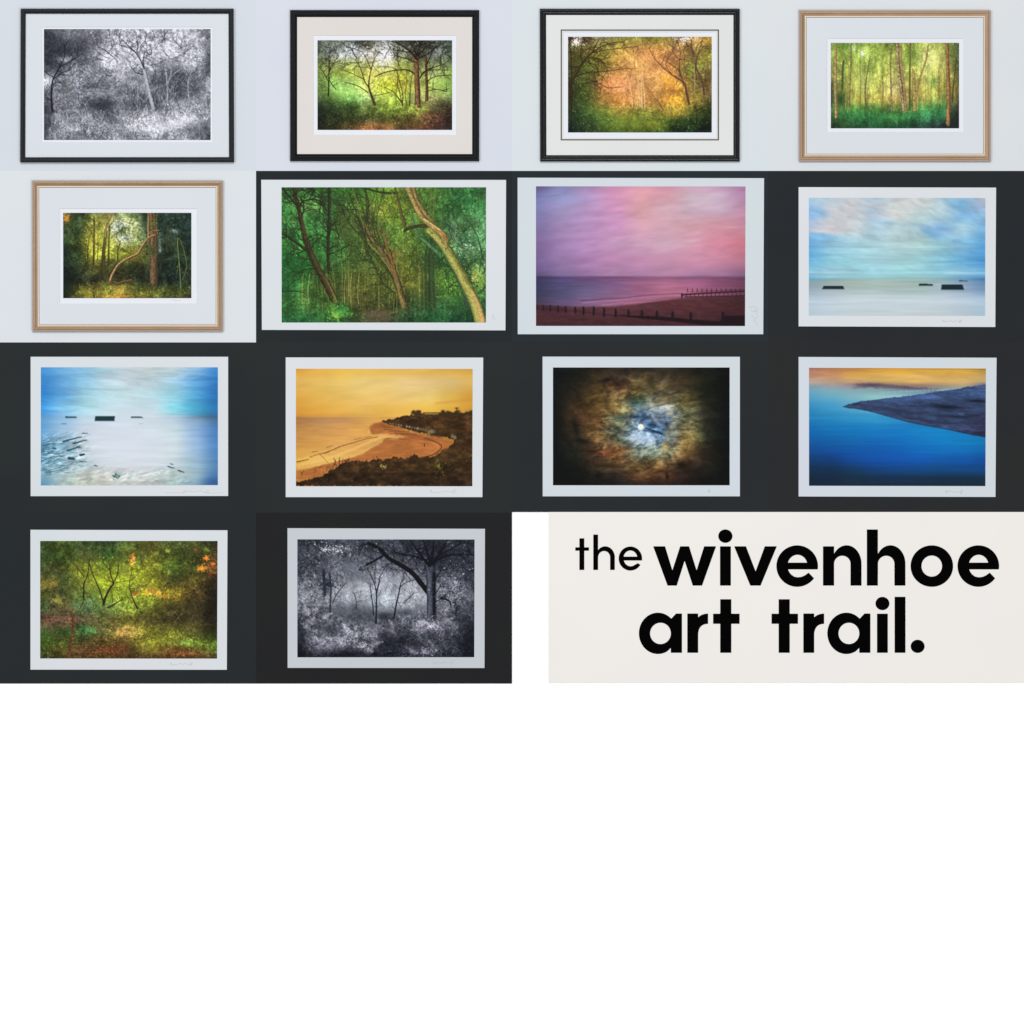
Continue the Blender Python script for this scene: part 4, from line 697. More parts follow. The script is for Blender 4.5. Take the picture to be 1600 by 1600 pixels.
def pic_blue_spit():
    p = Paint(256, 164, 1360, 901, 22)
    p.grid([(164, '90645c 9c7044 a87438 b88430 bc8830 bc8830 b88430 b08430 987028'), (176, 'b47868 b88058 c88c48 d8a040 e0a83c e0a840 dca83c d4a440 b48c38'), (215, 'c49074 c49068 d8a858 dcb060 e4b864 dcb468 cca45c d4a858 c0a068'),
            (245, 'b89c8c bc9c80 c8a070 cca868 d8b068 e4b868 d8b068 d8b070 bca070'), (270, '94a0a8 a89c98 98807c 887468 a08068 9c7c68 a48c70 b8a078 6c6c80'), (300, '74a4bc 84acb8 88a8b0 80a4a8 70909c 7498a8 88a4b0 607c98 40608c'),
            (345, '58a0c4 68acc4 80b4c0 94c4c8 98c8d0 78a8c0 5080b0 48689c 40608c'), (400, '3890c0 449cc8 5ca8c8 6cb0c8 5890b8 4078a8 3c6898 3c6090 3c5888'), (470, '2480b8 2888bc 3090c4 3498c8 3090c4 2880b8 2c70a0 306090 344e78'),
            (560, '0c68ac 1070b4 1074b8 1478c0 1478c0 1480c4 1484c4 1480c0 2070a4'), (620, '0c5ca0 0e62a8 1068b0 1068b4 106cb8 1074bc 107cc0 107cbc 1078b8'), (680, '0c4c90 0c509c 0c58a8 0c5cb0 0c60b4 0c68b8 0c6cb8 0c6cb4 0c64a8'),
            (740, '103c6c 103c78 104898 1050a4 1054ac 1058b0 1058a8 0e54a4 0e4c98'), (800, '0e2e4c 102e4c 10385c 103e78 104480 104884 104880 104680 10447c'), (850, '12283c 122840 142e44 14304c 143050 14304c 142e48 143048 143048'), (901, '142434 14263a 162a3e 162a3e 162a3e 162a3e 142838 142a38 142a3a')])
    p.tex(260, 12, .05, 4, 0, (p.Y > 420).astype(float)); p.tex(160, 16, .06, 3, 0, (p.Y < 300).astype(float), warp=30)
    for k in range(90):
        x = 520+p.r.rand()*570; y = 258+(x-520)*.05+p.r.randn()*6+8; L = p.r.uniform(15, 60)
        if p.r.rand() < .6*(1-abs(x-660)/600): p.seg(x, y, x+L, y+p.r.uniform(-2, 4), 7, 2, [(78, 66, 92), (110, 84, 92), (96, 96, 120)][p.r.randint(3)], .5, 2)
    for q, (u, v) in enumerate([(0, 0), (6, 7), (-5, 12)]): p.line([(560+u*6, 276+v), (640, 266+v), (760, 272+v), (900, 286+v), (1060, 297+v)], 12, 7, (96, 84, 100), .4, 7)
    p.blob(640, 268, 70, 8, (74, 60, 88), .6, .02); p.blob(880, 284, 110, 6, (84, 72, 96), .5, .1)
    p.line([(700, 318), (900, 306), (1060, 300), (1230, 285)], 10, 8, (160, 190, 190), .5, 5)
    p.blob(470, 285, 90, 16, (150, 160, 168), .4)
    sp = [(462, 406), (510, 390), (580, 372), (740, 352), (900, 335), (1080, 308), (1180, 296), (1240, 280), (1300, 272), (1362, 266), (1362, 592), (1290, 582), (1230, 568), (1100, 540), (950, 514), (850, 492), (700, 450), (580, 424), (500, 414)]
    m = p.pmask(sp, 1.5, 3); p.mix((54, 66, 98), m)
    up = [(740, 352), (1080, 308), (1240, 280), (1362, 266), (1362, 350), (1100, 360), (900, 370), (700, 385), (520, 400)]
    p.mix((64, 92, 136), p.pmask(up, 14)*m*.75)
    p.mix((50, 40, 66), m*np.clip((p.X-1150)/200, 0, 1)*np.clip((p.Y-430)/60, 0, 1)*.8)
    p.tex(150, 16, .26, 4, .12, m, warp=30); p.tex(24, 8, .12, 3, .1, m)
    for b in [(1120, 405, 110, 12, (16, 26, 34), .9, .06), (1310, 368, 70, 9, (14, 22, 34), .9, .02), (1160, 465, 140, 8, (24, 32, 46), .7, .05), (960, 400, 90, 6, (34, 44, 62), .6, .0), (1290, 460, 80, 9, (24, 26, 44), .6, -.1), (1200, 340, 60, 6, (40, 54, 84), .6, .2), (900, 440, 160, 6, (44, 52, 76), .5, .1), (1050, 500, 120, 9, (44, 44, 66), .6, .15)]:
        k = p.c.copy(); p.blob(*b); p.c = k*(1-m[..., None])+p.c*m[..., None]
    p.leaves(1500, 6, .12, a=.4, mask=m, asp=.35, ang=.1); p.leaves(260, 5, .15, ['6a7c9c', '5c6488', '746e88'], a=.45, mask=m*.6, asp=.3, ang=.1)
    p.line([(470, 408), (600, 427), (700, 452), (850, 493), (950, 515), (1100, 541), (1240, 571), (1360, 592)], 3, 7, (26, 38, 62), .7, 1.5)
    p.c = p.c*(1-m[..., None]*.35)+m[..., None]*.35*(p.c.mean(-1, keepdims=True)*np.array((.72, .98, 1.5)))
    return p.fin(.45, sharp=.15, lo=14)

def pic_deep_wood():
    p = Paint(252, 177, 1359, 911, 23)
    p.grid([(177, '2e3a1e 3a4a1e 344426 304028 3c4a22 44401c 3a4620 343a1c 24261a'), (270, '2c4024 34461c 3c4426 2c441f 4a5a24 505220 3a461c 2e341a 40321c'), (350, '2e3620 343a1c 6a7a1c 5a6a22 7a8a24 666a20 3a4a1c 3a421c 54341c'),
            (430, '5a5424 2c3c22 667424 8a9a24 809024 767a1e 34361c 4a421c 2a241a'), (510, '44481e 384224 4c6a30 748a28 768828 6a7a1f 80701f 42361e 261f18'), (590, '2c3c24 3c4426 3a5a3c 5c7a3c 64742a 545c1f 3a361c 302c1a 221e18'),
            (670, '3a2c24 44342c 2c3c22 424222 4e4c1f 403c1e 302a18 2e2a1a 241f18'), (740, '2c4620 2c4020 2c4424 5a5a2a 8a7838 5e5e1f 54561f 48481e 2c3018'), (810, '344c1c 3a441c 3c341e 50401c 4c401f 686a20 606022 586420 46601f'), (860, '344019 46401c 46301e 4a341c 4c3c1f 5a541f 583c1f 4a421e 46561f'), (911, '30341c 34301a 3a281a 3a301a 3a2a18 40301a 40261a 3e2c1a 38301c')])
    p.tex(60, 50, .25, 5, warp=60)
    p.dapple(30, 0.16); p.dapple(9, 0.24)
    p.leaves(5200, 9, .3, a=.55); p.leaves(6500, 6, .36, a=.6)
    gl = p.pmask([(440, 340), (560, 310), (760, 290), (860, 300), (880, 520), (840, 620), (660, 620), (520, 560), (460, 440)], 22, 25)
    p.leaves(1900, 7, .15, ['8ea028', 'a4ac30', '7a9028', '98b040', 'b4b038'], a=.6, mask=gl*.65)
    p.leaves(350, 9, .15, ['527f54', '648c5c', '4a7850'], a=.45, region=(480, 490, 640, 610)); p.leaves(900, 7, .25, ['1c2a18', '243420'], a=.6, mask=(1-gl)*.6)
    p.leaves(450, 6, .15, ['5c5e30', '6c6a34', '4a5428'], a=.4, mask=(1-gl)*.6)
    p.thicket(40, (270, 330, 880, 640), 130, 4, [(64, 60, 30), (84, 78, 40), (44, 40, 24), (104, 96, 52)], .65)
    p.thicket(40, (860, 230, 1350, 780), 140, 4, [(58, 52, 34), (78, 68, 46), (40, 36, 24)], .55, up=False)
    p.thicket(26, (255, 560, 700, 740), 120, 4, [(110, 78, 64), (84, 60, 48), (60, 60, 40)], .5, up=False)
    tw = (46, 38, 22)
    for pts, w in [([(648, 572), (660, 530), (690, 470), (710, 440), (690, 380), (685, 320)], 17), ([(710, 440), (735, 380), (742, 320)], 6), ([(648, 560), (625, 490), (600, 430), (575, 380), (560, 320)], 9), ([(525, 540), (525, 450), (550, 380), (560, 280)], 9), ([(525, 400), (480, 340), (440, 300)], 6), ([(675, 595), (720, 570), (770, 540)], 10), ([(705, 560), (700, 500), (690, 460)], 5),
                   ([(715, 440), (780, 430), (830, 420)], 4), ([(860, 600), (825, 520), (810, 440), (830, 350)], 10), ([(650, 410), (690, 430), (710, 442)], 4), ([(690, 360), (650, 320), (640, 290)], 5), ([(500, 600), (520, 560), (524, 520)], 5)]:
        P = p.line(pts, w, 3, tw, .9)
        for q in P[4::3]: p.twig(q[0], q[1], p.r.uniform(-3.1, .2), 55, 3, (58, 54, 26), 2, .75)
    p.line([(652, 560), (664, 528), (692, 476)], 5, 4, (88, 84, 44), .6)
    for k in range(30): p.twig(p.r.uniform(480, 880), p.r.uniform(300, 620), p.r.uniform(-3.1, 3.1), 60, 2.5, (74, 74, 30), 2, .55)
    for k in range(30): p.twig(p.r.uniform(880, 1350), p.r.uniform(250, 800), p.r.uniform(-3.1, 3.1), 90, 2.5, (80, 70, 44), 2, .35)
    for k in range(30): p.twig(p.r.uniform(255, 700), p.r.uniform(570, 740), p.r.uniform(-.4, .4)+(3.14 if k % 2 else 0), 90, 3, (104, 76, 62), 2, .5)
    p.leaves(500, 8, .2, ['7c4c40', '8c5c4c', '5c3830', '4c5c38'], a=.6, region=(252, 600, 680, 740), asp=.35, ang=0)
    p.trunk([(430, 905), (446, 830), (456, 740), (458, 660), (440, 620)], 17, 14, (62, 36, 26), (116, 78, 48), 1, .9)
    p.leaves(260, 10, .2, ['74662c', '84702e', '5a5224', '6a4c24'], a=.4, region=(255, 400, 410, 480), asp=.5); p.leaves(200, 10, .2, ['6c6c30', '7c7438'], a=.4, region=(320, 520, 400, 580))
    for x, y, r_, c in ((1260, 348, 30, (204, 134, 34)), (1290, 284, 24, (206, 120, 36)), (1330, 320, 18, (224, 112, 40)), (1222, 232, 12, (168, 66, 36)), (1290, 230, 22, (96, 130, 34)), (1310, 385, 14, (120, 50, 30)), (916, 500, 34, (176, 182, 32)), (990, 512, 18, (180, 120, 46)), (1030, 520, 16, (168, 84, 34)), (850, 505, 16, (150, 60, 30)), (826, 322, 16, (196, 170, 40)), (1048, 240, 16, (120, 150, 44)), (836, 290, 12, (190, 110, 30)), (1000, 490, 10, (170, 140, 60)), (800, 715, 20, (170, 138, 70))):
        for q in range(7):
            a = q*.9+p.r.rand(); p.seg(x, y, x+math.cos(a)*r_, y+math.sin(a)*r_*.75, r_*.62, r_*.2, np.array(c)*p.r.uniform(.8, 1.15), .8, 1.5)
    p.leaves(90, 11, .2, ['a0582c', '8a4428', 'b88c3c'], a=.6, region=(840, 440, 1060, 545)); p.leaves(90, 8, .2, ['b8782c', '9a5828'], a=.6, region=(1220, 300, 1359, 380))
    p.leaves(90, 8, .2, ['9c3c24', 'c06c30', 'd09c38'], a=.7, region=(800, 230, 860, 350))
    gd = p.pmask([(252, 760), (420, 750), (620, 740), (760, 690), (900, 700), (1060, 770), (1359, 790), (1359, 911), (252, 911)], 14, 16)
    p.leaves(2600, 7, .24, ['6c7c30', '7c8c34', '5c7028', '46601f', '6a4424', '4c2e1c'], a=.5, mask=gd*.6); p.leaves(500, 7, .15, ['8ca03c', '70943a', '98983e'], a=.5, mask=gd*.5)
    p.leaves(340, 8, .18, ['b08c4c', '9a7840', 'c0a060', '8a6030'], a=.5, region=(680, 700, 850, 800)); p.leaves(260, 8, .1, ['42804a', '4c8c50'], a=.45, region=(470, 690, 660, 780)); p.leaves(260, 7, .15, ['609440', '7ca044'], a=.5, region=(1000, 780, 1340, 850))
    p.poly([(660, 850), (720, 815), (800, 830), (800, 880), (700, 890)], (66, 34, 24), .6, 12, 10); p.leaves(400, 7, .25, ['6a3a24', '84502c', '4c2a1c'], a=.6, region=(460, 820, 860, 911)); p.leaves(300, 7, .25, ['6a3a24', '84502c'], a=.6, region=(1000, 850, 1359, 911))
    p.blob(1330, 560, 70, 200, (22, 20, 18), .55); p.line([(1090, 690), (1130, 640), (1190, 610)], 3, 2, (110, 96, 70), .5)
    p.blob(660, 430, 140, 110, (140, 158, 44), .22); p.c = p.c*np.array((1.12, 1.1, 1.0))
    p.c = (p.c-70)*1.1+76
    p.c = (p.c-70)*1.15+73
    for pts, w in [([(648, 572), (660, 530), (690, 470), (710, 440), (690, 380), (685, 320)], 16), ([(710, 440), (735, 380), (742, 320)], 7), ([(648, 560), (625, 490), (600, 430), (560, 320)], 9), ([(525, 540), (525, 450), (550, 380), (560, 280)], 10), ([(675, 595), (720, 570), (770, 540)], 10)]: p.line(pts, w, 4, (40, 34, 22), .6)
    return p.fin(grain=0.14, b=.4, sharp=.3, lo=18, sat=.86)

def pic_grey_oak():
    p = Paint(259, 167, 1365, 903, 24)
    p.grid([(167, '34 38 42 3c 44 34 38 32 30'), (250, '3c 48 48 44 40 3c 34 36 2e'), (330, '40 42 50 60 58 50 3c 3c 36'), (400, '52 4c 62 64 74 74 50 46 38'), (460, '62 5a 74 84 88 80 6c 56 3c'),
            (530, '70 66 84 88 94 92 7c 68 4c'), (600, '60 54 60 58 7c 74 58 60 48'), (660, '48 50 58 60 50 56 5c 54 42'), (720, '3c 54 62 64 44 4c 52 4c 36'), (800, '40 60 70 68 34 3c 40 40 2c'), (903, '20 30 2c 28 24 34 34 30 24')])
    p.blob(820, 545, 130, 60, (158, 166, 174), .55); p.blob(560, 520, 60, 50, (138, 144, 152), .5); p.blob(800, 400, 80, 36, (134, 136, 146), .4)
    p.tex(60, 55, .16, 5, warp=50)
    top = p.pmask([(259, 167), (1365, 167), (1365, 300), (1060, 330), (900, 280), (700, 250), (540, 290), (560, 380), (450, 430), (259, 440)], 14, 30)
    mist = np.clip(1-np.exp(-((p.X-760)/260)**4-((p.Y-500)/130)**4), .12, 1); p.dapple(30, 0.14, mist); p.dapple(9, 0.26, mist)
    p.leaves(3200, 8, .3, a=.6, mask=mist); p.leaves(1900, 8, .2, ['22252c', '2c2f37', '3a3d46'], a=.75, mask=top*.8)
    p.leaves(900, 6, .2, ['9a9ca6', 'b4b6be', '7c7e88'], a=.7, mask=top*.6*p.fbm(60, 50, 3)**1.6); p.leaves(300, 6, .1, ['c4c6cc', 'b0b2ba'], a=.7, region=(259, 170, 700, 290), mask=p.fbm(50, 40, 2)**1.5)
    p.blob(610, 335, 62, 46, (88, 92, 102), .8)
    for k in range(22): p.twig(p.r.uniform(520, 1040), p.r.uniform(520, 620), p.r.uniform(-2.2, -.9), p.r.uniform(50, 110), 3, (96, 100, 108), 2, .5)
    lb = p.pmask([(259, 440), (400, 430), (450, 520), (460, 700), (259, 720)], 20, 25)
    p.leaves(1100, 7, .18, ['a8aab4', 'bcbec6', '8c8e98', 'd0d2d8'], a=.65, mask=lb*.65); p.leaves(600, 6, .2, ['2c2f37', '40434c'], a=.6, mask=lb*.7)
    for b in [(530, 610, 60, 24, (84, 88, 96), .7), (640, 650, 90, 34, (60, 63, 70), .75), (800, 645, 60, 30, (44, 47, 54), .8), (940, 620, 60, 26, (52, 55, 62), .7), (500, 720, 60, 30, (44, 47, 54), .6)]: p.blob(*b)
    dk = (38, 40, 47)
    for pts, w in [([(750, 690), (752, 600), (752, 500), (735, 430), (700, 350)], 13), ([(752, 510), (768, 440), (775, 400), (820, 320)], 9), ([(735, 640), (728, 560), (715, 480), (718, 440)], 8), ([(862, 660), (875, 580), (895, 490), (905, 440), (930, 400)], 12), ([(895, 470), (930, 440), (990, 420)], 6), ([(745, 440), (742, 370), (750, 330)], 5),
                   ([(480, 560), (510, 500), (560, 440)], 6), ([(625, 600), (625, 540), (600, 490)], 5), ([(925, 555), (960, 530), (985, 500)], 5)]:
        P = p.line(pts, w, 3, dk, .88)
        for q in P[4::3]: p.twig(q[0], q[1], p.r.uniform(-2.9, -.2), 55, 2.5, (52, 55, 62), 2, .65)
    p.line([(464, 660), (464, 580), (468, 480), (460, 380)], 9, 12, dk, .6, 2); p.line([(432, 515), (428, 460), (422, 360)], 12, 20, dk, .55, 3); p.leaves(300, 9, .2, ['2c2f37', '24272e', '3c3f47'], a=.7, region=(370, 380, 520, 520))
    p.thicket(30, (560, 200, 1365, 420), 120, 4, [(34, 36, 42), (52, 55, 62)], .7, up=False)
    p.thicket(20, (480, 420, 1050, 620), 90, 3, [(64, 67, 75), (84, 87, 96)], .6)
    P = p.line([(1075, 495), (1030, 440), (975, 375), (900, 325), (830, 285), (770, 225), (700, 190)], 34, 18, (30, 32, 38), .98)
    p.line([(800, 262), (740, 300), (690, 325), (650, 355)], 12, 14, (34, 36, 42), .95); p.leaves(160, 8, .2, ['2a2d34', '6a6c76'], a=.8, region=(640, 320, 700, 370))
    for q in P[6::3]: p.twig(q[0], q[1], p.r.uniform(-3.1, 3.1), 80, 4, dk, 2, .8)
    p.trunk([(1095, 690), (1095, 600), (1094, 480), (1090, 360), (1088, 310)], 50, 62, (40, 42, 49), (92, 95, 104), -1, 1)
    p.line([(1115, 670), (1114, 540), (1112, 380)], 18, 20, (30, 32, 38), .6, 5)
    p.leaves(700, 9, .15, ['8c8e98', 'a4a6ae', '767882'], a=.55, mask=top*p.fbm(70, 60, 3)**1.5)
    for pts, w in [([(1085, 330), (1040, 280), (990, 210), (960, 167)], 22), ([(1090, 320), (1070, 250), (1040, 167)], 20), ([(1095, 320), (1105, 240), (1110, 167)], 20), ([(1105, 320), (1150, 250), (1180, 200), (1190, 167)], 20), ([(1110, 310), (1180, 270), (1280, 260), (1365, 265)], 16), ([(1150, 260), (1230, 220), (1300, 175)], 10), ([(1060, 300), (980, 270), (880, 250), (820, 200)], 12), ([(1120, 420), (1150, 370), (1200, 350)], 6), ([(1125, 555), (1160, 538), (1210, 550), (1215, 580)], 6), ([(1125, 500), (1160, 440)], 5)]:
        P = p.line(pts, w, 5, (32, 34, 40), .95)
        for q in P[4::3]: p.twig(q[0], q[1], p.r.uniform(-3.1, .2), 70, 4, (34, 36, 42), 2, .85)
    p.leaves(500, 7, .2, ['70727c', '8a8c96'], a=.6, region=(1130, 330, 1365, 560)); p.leaves(700, 7, .3, ['30333a', '24272e'], a=.6, region=(1140, 300, 1365, 900))
    gd = p.pmask([(259, 640), (500, 650), (700, 690), (1000, 670), (1365, 640), (1365, 903), (259, 903)], 16, 20)
    p.leaves(2400, 7, .4, a=.6, mask=gd)
    def fern(x, y, ang, L, c):
        for k in range(18):
            t = k/18.; px_, py_ = x+math.cos(ang)*L*t, y+math.sin(ang)*L*t+18*t*t; l = L*.3*(1-t*.85)
            for s_ in (-1, 1): p.seg(px_, py_, px_+math.cos(ang+s_*1.15)*l, py_+math.sin(ang+s_*1.15)*l, 4.2, 1.5, np.array(c)*p.r.uniform(.75, 1.15), .75)
    for x, y, a, L, c in [(300, 720, -.9, 110, (150, 150, 160)), (330, 640, -1.9, 90, (140, 140, 150)), (420, 660, -.7, 80, (134, 134, 144)), (880, 760, -2.6, 110, (120, 118, 130)), (1260, 720, -2.4, 100, (120, 118, 130)), (1010, 880, -2.5, 110, (120, 118, 130)), (860, 720, -2.0, 80, (130, 128, 140)), (730, 870, -2.5, 150, (168, 166, 178)), (640, 840, -1.2, 120, (160, 158, 170)), (560, 820, -2.7, 140, (170, 168, 182)), (480, 860, -2.4, 150, (150, 148, 162)), (660, 790, -2.6, 150, (172, 170, 182)), (580, 760, -2.0, 100, (158, 156, 168)), (760, 780, -2.9, 120, (160, 158, 170)), (440, 800, -3.0, 110, (130, 128, 142)), (720, 830, -.5, 90, (140, 138, 150)), (380, 880, -1.2, 130, (110, 108, 120)), (520, 880, -1.9, 120, (100, 100, 110)), (1120, 700, -2.8, 120, (150, 148, 160)), (1060, 730, -3.0, 100, (140, 138, 150)), (1160, 690, -.6, 90, (130, 128, 140)), (1130, 870, -2.1, 110, (110, 110, 120)), (980, 720, -.5, 90, (124, 122, 134)), (350, 700, -1.4, 90, (120, 118, 130))]: fern(x, y, a, L, c)
    p.poly([(700, 700), (790, 705), (798, 745), (700, 748)], (118, 116, 128), .45, 7, 8)
    p.leaves(500, 6, .2, ['9c9aa8', '848290'], a=.6, region=(960, 660, 1230, 760)); p.leaves(350, 7, .2, ['7c7a86', '6a6874'], a=.6, region=(930, 830, 1180, 903))
    p.blob(900, 800, 90, 60, (34, 36, 42), .55); p.blob(540, 890, 130, 40, (26, 28, 33), .6); p.blob(1340, 780, 90, 150, (26, 28, 33), .55); p.blob(280, 800, 40, 120, (30, 32, 38), .55)
    p.c = (p.c-70)*1.14+72
    p.c = (p.c-70)*1.28+72
    p.leaves(900, 7, .3, ['30333a', '24272e', '4a4d55'], a=.55, region=(430, 690, 900, 900))
    p.dapple(14, .22, (p.Y > 640)*1.0)
    return p.fin(grain=0.1, b=.4, sharp=.3, lo=18, con=1.05)

# ---------------------------------------------------------------- scene helpers
def link(o, parent=None):
    C.objects.link(o)
    if parent is not None:
        o.parent = parent
        o.location = (-parent.location[0], -parent.location[1], -parent.location[2])
    return o

def mesh_obj(name, verts, faces, mats, parent=None, mi=None, smooth=False):
    me = bpy.data.meshes.new(name); me.from_pydata([tuple(v) for v in verts], [], faces)
    for m in (mats if isinstance(mats, (list, tuple)) else [mats]): me.materials.append(m)
    if mi is not None: me.polygons.foreach_set('material_index', mi)
    if smooth: me.polygons.foreach_set('use_smooth', [True]*len(me.polygons))
    me.update()
    return link(bpy.data.objects.new(name, me), parent)

def tag(o, label=None, cat=None, group=None, kind=None):
    if label: o['label'] = label
    if cat: o['category'] = cat
    if group: o['group'] = group
    if kind: o['kind'] = kind
    return o

def empty(name, x, y, z):
    o = bpy.data.objects.new(name, None); o.location = (x, y, z); o.empty_display_size = .05
    C.objects.link(o); return o

def mat(name, col, rough=.7, spec=.1, metal=0.0, noise=0.0, nscale=4.0, bump=0.0, bscale=300.0, col2=None, coat=0.0, stretch=None):
    m = bpy.data.materials.new(name); m.use_nodes = True; nt = m.node_tree; b = nt.nodes['Principled BSDF']
    a = alb(col)
    b.inputs['Base Color'].default_value = (*a, 1); b.inputs['Roughness'].default_value = rough
    b.inputs['Specular IOR Level'].default_value = spec; b.inputs['Metallic'].default_value = metal
    b.inputs['Coat Weight'].default_value = coat; b.inputs['Coat Roughness'].default_value = .12
    tc = nt.nodes.new('ShaderNodeTexCoord'); mp = nt.nodes.new('ShaderNodeMapping')
    nt.links.new(tc.outputs['Object'], mp.inputs['Vector'])
    if stretch: mp.inputs['Scale'].default_value = stretch
    if noise > 0 or col2 is not None:
        n = nt.nodes.new('ShaderNodeTexNoise'); n.inputs['Scale'].default_value = nscale; n.inputs['Detail'].default_value = 3
        r = nt.nodes.new('ShaderNodeValToRGB'); r.color_ramp.elements[0].position = .3; r.color_ramp.elements[1].position = .7
        c2 = alb(col2) if col2 is not None else a*(1-noise)
        r.color_ramp.elements[0].color = (*a, 1); r.color_ramp.elements[1].color = (*c2, 1)
        nt.links.new(mp.outputs[0], n.inputs['Vector']); nt.links.new(n.outputs['Fac'], r.inputs[0])
        nt.links.new(r.outputs[0], b.inputs['Base Color'])
    if bump:
        n = nt.nodes.new('ShaderNodeTexNoise'); n.inputs['Scale'].default_value = bscale
        bp = nt.nodes.new('ShaderNodeBump'); bp.inputs['Strength'].default_value = bump; bp.inputs['Distance'].default_value = .0004
        nt.links.new(mp.outputs[0], n.inputs['Vector']); nt.links.new(n.outputs['Fac'], bp.inputs['Height'])
        nt.links.new(bp.outputs[0], b.inputs['Normal'])
    return m

def ink_mat():
    m = bpy.data.materials.new('printed_ink'); m.use_nodes = True; nt = m.node_tree; b = nt.nodes['Principled BSDF']
    a = nt.nodes.new('ShaderNodeVertexColor'); a.layer_name = 'print_colour'
    nt.links.new(a.outputs['Color'], b.inputs['Base Color'])
    b.inputs['Roughness'].default_value = .55; b.inputs['Specular IOR Level'].default_value = .05
    return m

class Tile:      # one region of the wall; q(x, y) is in quarter pixels of the region
    def __init__(s, ox, oy): s.ox, s.oy = ox, oy
    def P(s, x, y, d): return (wx(s.ox+x/4.0), -d, wz(s.oy+y/4.0))

def bil(q, u, v):     # q = TL TR BR BL
    return tuple((q[0][k]*(1-u)+q[1][k]*u)*(1-v)+(q[3][k]*(1-u)+q[2][k]*u)*v for k in (0, 1))

def printed(tile, quad, arr, depth, parent, name='image'):
    H, W = arr.shape[:2]
    u = np.linspace(0, 1, W+1); v = np.linspace(0, 1, H+1)
    U, V = np.meshgrid(u, v)
    q = np.array(quad, float)
    X = (q[0, 0]*(1-U)+q[1, 0]*U)*(1-V)+(q[3, 0]*(1-U)+q[2, 0]*U)*V
    Y = (q[0, 1]*(1-U)+q[1, 1]*U)*(1-V)+(q[3, 1]*(1-U)+q[2, 1]*U)*V
    co = np.stack([(tile.ox+X/4-800)*S, np.full(X.shape, -depth), (800-tile.oy-Y/4)*S], -1).reshape(-1, 3)
    i = np.arange(H)[:, None]*(W+1)+np.arange(W)[None, :]
    f = np.stack([i, i+W+1, i+W+2, i+1], -1).reshape(-1, 4)
    me = bpy.data.meshes.new(name)
    me.vertices.add(len(co)); me.vertices.foreach_set('co', co.ravel())
    me.loops.add(f.size); me.loops.foreach_set('vertex_index', f.ravel().astype(np.int32))
    me.polygons.add(len(f)); me.polygons.foreach_set('loop_start', np.arange(0, f.size, 4, dtype=np.int32))
    me.polygons.foreach_set('loop_total', np.full(len(f), 4, np.int32))
    me.update(calc_edges=True)
    ca = me.color_attributes.new('print_colour', 'FLOAT_COLOR', 'POINT')
    pa = np.pad(arr, ((0, 1), (0, 1), (0, 0)), mode='edge')
    pb = np.pad(arr, ((1, 0), (1, 0), (0, 0)), mode='edge')
    col = alb((pa+pb)/2*0.5+0.25*(np.pad(arr, ((0, 1), (1, 0), (0, 0)), mode='edge')+np.pad(arr, ((1, 0), (0, 1), (0, 0)), mode='edge')))
    rgba = np.concatenate([col, np.ones(col.shape[:2]+(1,))], -1).astype(np.float32)
    ca.data.foreach_set('color', rgba.ravel())
    me.materials.append(INK)
    return link(bpy.data.objects.new(name, me), parent)

def ring_slab(name, tile, outer, inner, d0, d1, m, parent, bevel=0.0, m2=None):
    """flat board with a window; bevel>0 slopes the window edge down (quarter px)"""
    v = []; f = []; mi = []
    bi = [(inner[0][0]+bevel, inner[0][1]+bevel), (inner[1][0]-bevel, inner[1][1]+bevel), (inner[2][0]-bevel, inner[2][1]-bevel), (inner[3][0]+bevel, inner[3][1]-bevel)]
    for p in outer: v.append(tile.P(*p, d0))
    for p in outer: v.append(tile.P(*p, d1))
    for p in inner: v.append(tile.P(*p, d1))
    for p in bi: v.append(tile.P(*p, d0))
    for k in range(4):
        n = (k+1) % 4
        f.append((k, n, 4+n, 4+k)); mi.append(0)
        f.append((4+k, 4+n, 8+n, 8+k)); mi.append(0)
        f.append((8+k, 8+n, 12+n, 12+k)); mi.append(1 if m2 else 0)
        f.append((12+k, 12+n, n, k)); mi.append(0)
    o = mesh_obj(name, v, f, [m, m2] if m2 else m, parent, mi)
    return fix(o)

def fix(o):
    bm = bmesh.new(); bm.from_mesh(o.data); bmesh.ops.recalc_face_normals(bm, faces=bm.faces); bm.to_mesh(o.data); bm.free(); return o

def slab(name, tile, quad, d0, d1, m, parent=None, bow=0.0):
    """thin sheet; bow lifts its edges unevenly by a fraction of a millimetre"""
    N = 12; v = []; f = []
    for j in range(N+1):
        for i in range(N+1):
            x, y = bil(quad, i/N, j/N)
            dd = bow*((2*i/N-1)**4*.6+(2*j/N-1)**4*.4)
            v.append(tile.P(x, y, d1+dd*0.0))
    n1 = len(v)
    for j in range(N):
        for i in range(N):
            a = j*(N+1)+i; f.append((a, a+N+1, a+N+2, a+1))
    rim = [i for i in range(N+1)]+[(j*(N+1)+N) for j in range(1, N+1)]+[(N*(N+1)+i) for i in range(N-1, -1, -1)]+[j*(N+1) for j in range(N-1, 0, -1)]
    for r in rim: v.append((v[r][0], -d0, v[r][2]))
    for k in range(len(rim)):
        n = (k+1) % len(rim); f.append((rim[k], rim[n], n1+n, n1+k))
    return fix(mesh_obj(name, v, f, m, parent))

